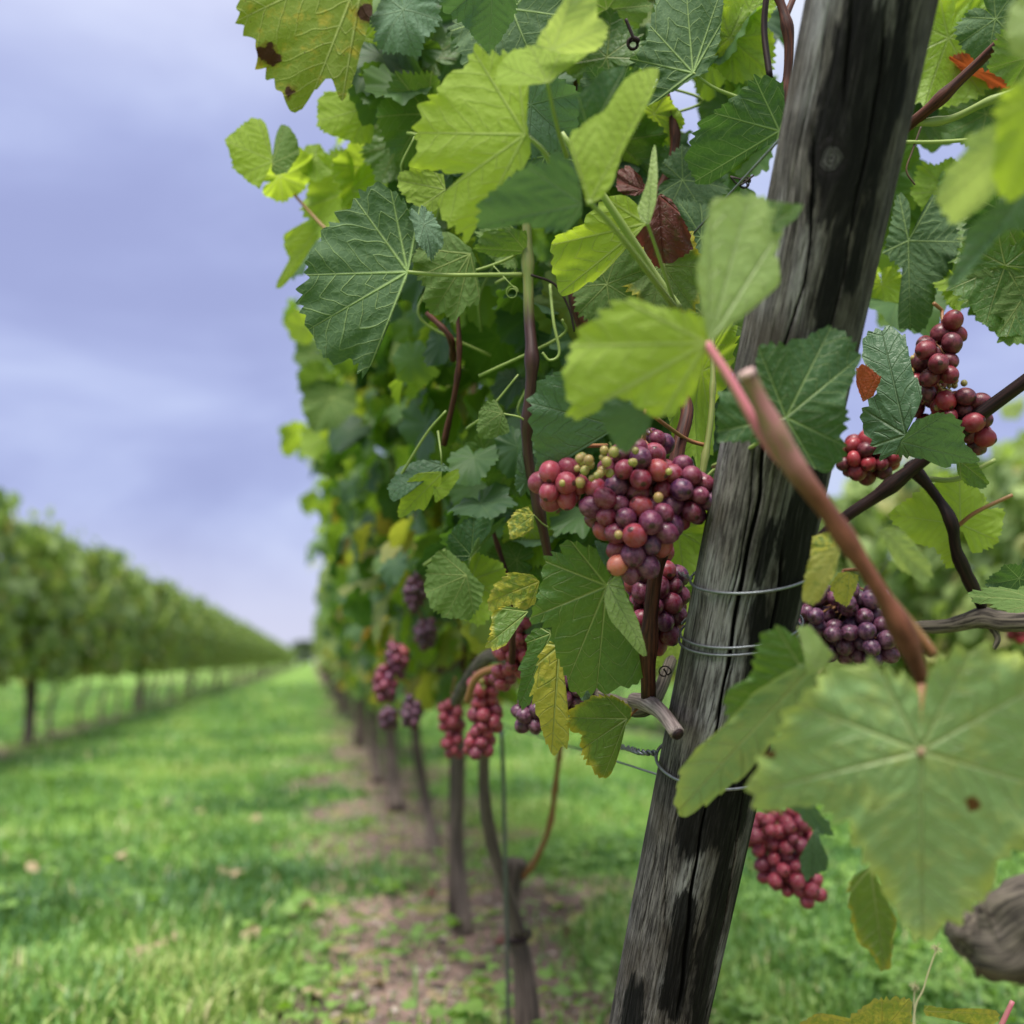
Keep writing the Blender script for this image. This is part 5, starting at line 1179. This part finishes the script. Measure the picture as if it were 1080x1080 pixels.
while len(cand) < 110:
    px = rng.uniform(935, 1150); py = rng.uniform(-80, 330); d = rng.uniform(1.05, 1.5)
    if py > 270 and px > 985: continue
    if 950 < px < 1010 and 120 < py < 180: continue
    cand.append(P(px, py, d))
pos = np.array(cand); n = len(pos)
f = scatter_leaves('foliage', pos, np.stack([rng.normal(0, .5, n), rng.normal(0, .5, n), -rng.uniform(.2, 1, n)], 1),
    np.stack([-rng.uniform(-.2, 1, n), -rng.uniform(.1, 1, n), rng.uniform(-.4, .7, n)], 1), rng.uniform(.035, .06, n), np.clip(rng.normal(.55, .25, n), 0, .9), FOL, rng, 90, 6, parent=rvn, nvar=10, teeth=.05)
f['kind'] = 'stuff'

# ------------------------------------------------------------------ foreground shoot
fs = empty('vine_shoot', P(970, 712, .56)); tag(fs, 'blurred red-brown foreground vine shoot with a cut tip in front of the post', 'vine shoot')
tube('stem', PP([(789, 397, .555), (812, 445, .56), (838, 492, .565), (880, 550, .57), (935, 635, .575), (958, 680, .58), (972, 716, .585)]), [.0046, .0047, .0068, .0048, .0045, .0062, .0042], M['shoot'], fs, 16, .03, 10, 3)
tube('cut_end', PP([(789, 397, .5535), (786, 391, .553)]), [.0052, .0046], M['pith'], fs, 14, 0, 2)
tube('side_shoot', PP([(932, 630, .575), (955, 655, .58), (984, 690, .585)]), [.0045, .004, .0035], M['petred'], fs, 10)
lf2 = lambda *a, **k: leaf_o(fs, *a, **k)
lf2((745, 362), [744,358,743,334,716,327,691,323,667,314,654,315,624,337,606,355,593,395,595,405,602,416,599,437,601,453,618,441,633,431,654,416,673,431,688,439,709,439,731,416,740,395,743,373], .58, 'bright', tip=(600, 440),
    ribs=[(600, 365), (660, 318), (700, 436), (655, 414)], under=True, tilt=(.15, .2), seed=81, pet=[(770, 400, .575), (805, 460, .568), (832, 492, .565)], petmat='petp', petr=.0029, label='bright yellow-green leaf on a pink stalk in front of the large grape bunch')
lf2((682, 437), [630,434,636,425,651,418,673,431,688,439,685,453,661,479,651,474,642,459], .60, 'blue', tip=(655, 477), tilt=(0, .6))
lf2((748, 360), [749,208,744,240,738,265,734,290,738,320,745,345,748,362,765,345,780,330,805,318,826,300,823,285,815,270,826,250,822,225,805,210,799,204,770,207,755,204], .58, 'pale', tip=(790, 206), ribs=[(750, 212), (824, 240), (825, 300)], tilt=(-.5, .1), seed=82, label='pale green upright leaf in front of the post')
lf2((812, 236), [804,210,830,214,848,216,840,230,820,246,812,246], .60, 'mid', tip=(846, 218))

fl_ = empty('vine_shoot', P(1090, 640, .5)); tag(fl_, 'vine shoot at the lower right with the largest, palest foreground leaf', 'vine shoot')
lf3 = lambda *a, **k: leaf_o(fl_, *a, **k)
lf3((971, 792), [970,722,952,713,933,704,915,694,881,704,866,710,863,722,845,731,839,746,823,752,823,768,814,780,808,795,796,804,787,826,799,859,820,853,851,849,868,850,872,862,881,865,897,875,906,897,915,915,924,924,936,949,949,970,964,988,973,1000,982,984,1004,979,1016,970,1031,952,1046,942,1049,915,1059,903,1080,894,1120,880,1150,850,1150,800,1160,750,1140,700,1110,690,1080,694,1071,688,1056,688,1040,681,1013,681,994,694,982,700,976,716,974,743,970,765],
    .55, 'edge', tip=(973, 998), ribs=[(797, 835), (850, 745), (925, 700), (1020, 690), (1100, 720), (1150, 845)], tilt=(.05, .25), cup=.05, wave=.045, quilt=.022, seed=83, spots=[(1026, 848, 6), (812, 796, 4)], teeth=.03, pet=[(968, 770, .57), (972, 720, .585)], petr=.0025, petmat='petred',
    label='very large pale green leaf with yellow edges filling the lower right')
lf3((861, 700), [713,867,712,844,716,820,722,795,737,788,753,795,762,795,765,770,783,740,808,722,844,700,863,707,866,720,850,735,838,750,820,770,808,795,795,808,775,825,750,845,730,858], .62, 'edge', tip=(716, 855), tilt=(0, .6), seed=84, label='yellow-edged leaf folded lengthwise left of the largest leaf')
lf3((846, 706), [822,659,842,673,850,700,811,719,796,731,768,762,764,743,767,725,790,716,796,691,802,670], .63, 'mid', tip=(768, 755), ribs=[(820, 662)], tilt=(0, .3), seed=85)
lf3((863, 700), [840,661,854,659,872,682,880,691,866,707,851,713,848,688], .61, 'pale', tip=(846, 662), tilt=(.6, .2), teeth=.01)
lf3((918, 914), [894,933,900,924,915,916,927,933,936,952,946,970,942,988,939,1025,930,1028,921,1007,903,991,897,964], .66, 'tip', tip=(933, 1026), tilt=(-.3, .2), seed=86)
lf3((1090, 128), [985,211,1004,238,1016,232,1040,215,1060,190,1095,160,1100,110,1080,108,1060,120,1042,137,1019,141,1016,162,1000,177], .52, 'pale', tip=(990, 215), tilt=(.1, .4), seed=87)
lf3((1092, 188), [994,315,997,299,1016,266,1019,241,1037,235,1056,208,1090,185,1095,240,1056,244,1037,269,1013,296], .54, 'blue', tip=(996, 310), tilt=(.3, .3), seed=89)
lf3((1105, 100), [1050,110,1060,95,1085,80,1110,90,1110,170,1085,200,1065,215,1045,190,1050,150], .50, 'bright', tip=(1060, 210), tilt=(-.2, .3), seed=88, under=True)
lf3((1100, 20), [1065,6,1060,30,1065,55,1085,65,1110,50,1110,0,1090,-20], .5, 'pale', tip=(1062, 32))

tube('leaf_joint', PP([(971, 786, .552), (971, 793, .549), (970, 800, .553)]), [.0018, .0026, .0012], M['tendriltan'], fl_, 10, .05, 4)
# low leaves and dry stems at the bottom right
lw = empty('young_vine_shoot', P(1000, 1130, .95)); tag(lw, 'young leafy shoot with yellow-green leaves at the bottom right edge', 'vine shoot')
leaf_o(lw, (930, 1090), [842,1080,863,1068,881,1071,894,1074,921,1054,946,1052,962,1054,961,1090,930,1130,880,1120], .95, 'mott', tip=(930, 1053), ribs=[(865, 1070), (958, 1056)], tilt=(0, .6))
leaf_o(lw, (974, 1066), [975,1060,994,1063,1025,1068,1045,1062,1056,1069,1052,1080,1034,1082,1010,1077,976,1071], .93, 'mott', tip=(1054, 1070), tilt=(0, .8))
tube('stem', PP([(1052, 1090, .93), (1068, 1056, .93)]), [.0026, .0022], M['petp'], lw, 8)
tube('stem', PP([(930, 1120, .97), (938, 1085, .96)]), [.002, .002], M['petg'], lw, 8)
DRY = stem_mat('dry_grass_stem', (.42, .42, .2), (.5, .48, .3), .6)
for k_, (a_, b_, c_, lb) in enumerate((((963, 1100, 1.0), (975, 1040, 1.0), (988, 1000, 1.0), 'taller dry grass stem with a fluffy seed head'), ((966, 1100, 1.05), (964, 1060, 1.05), (965, 1040, 1.05), 'shorter dry grass stem with a seed head'))):
    e_ = empty('grass_stem', P(*a_)); tag(e_, lb+' at the bottom right', 'grass stem', 'dry grass stems')
    g0 = P(*a_).copy(); g0[2] = 0
    tube('stem', [g0, P(*a_), P(*b_), P(*c_)], [.0014, .001, .0008], DRY, e_, 6)
    rg = np.random.default_rng(k_); ps = []
    for _ in range(60):
        dv = unit(rg.normal(0, 1, 3)); c0 = P(*c_); ps.append(tube_arrays(np.array([c0, c0+dv*rg.uniform(.003, .007)]), [.0003, .0002], 4, caps=False))
    v, q, t, a = join(ps); mesh_from('seed_head', v, q, t, DRY, {'tc': a}, e_)

# fallen leaves on the grass and the strip
rng = np.random.default_rng(17)
spots = [(270, 875), (235, 935), (250, 938), (215, 780), (130, 918), (173, 1012), (325, 962), (33, 930), (208, 860), (262, 1000), (385, 820), (145, 1024), (530, 1000), (600, 990), (455, 950), (420, 930), (640, 1005),
         (360, 1010), (330, 1050), (610, 860), (585, 960), (175, 850), (90, 800), (460, 1060), (395, 1045)]
for k_, (px, py) in enumerate(spots):
    p_ = G(px, py); nn = len([1])
    hue = rng.uniform()
    mt = 'red' if k_ in (12, 13, 14) else ('yellow' if k_ in (3, 10, 19, 22) else 'tan')
    col_word = {'red': 'brown-red', 'yellow': 'yellow', 'tan': 'pale tan'}[mt]
    rg = np.random.default_rng(300+k_)
    h = rg.uniform(.03, .04)
    on_soil = px > 300
    ob = scatter_leaves('fallen_leaf', np.array([[p_[0], p_[1], gz(p_[0], p_[1])+(.012 if on_soil else h)]]), rg.normal(0, 1, (1, 3))*np.array([1, 1, .1]), np.array([[rg.normal(0, .25), rg.normal(0, .25)-.3, 1]]),
                        np.array([rg.uniform(.022, .036)]), np.array([rg.uniform()]), LM[mt], rg, 60, 5, nvar=1)
    tag(ob, '%s fallen vine leaf lying on the %s' % (col_word, 'bare strip under the row' if on_soil else 'grass of the lane'), 'fallen leaf', 'fallen leaves')

for o in list(bpy.data.objects):
    if '_o' in o.keys(): del o['_o']
print('objects', len(bpy.data.objects))
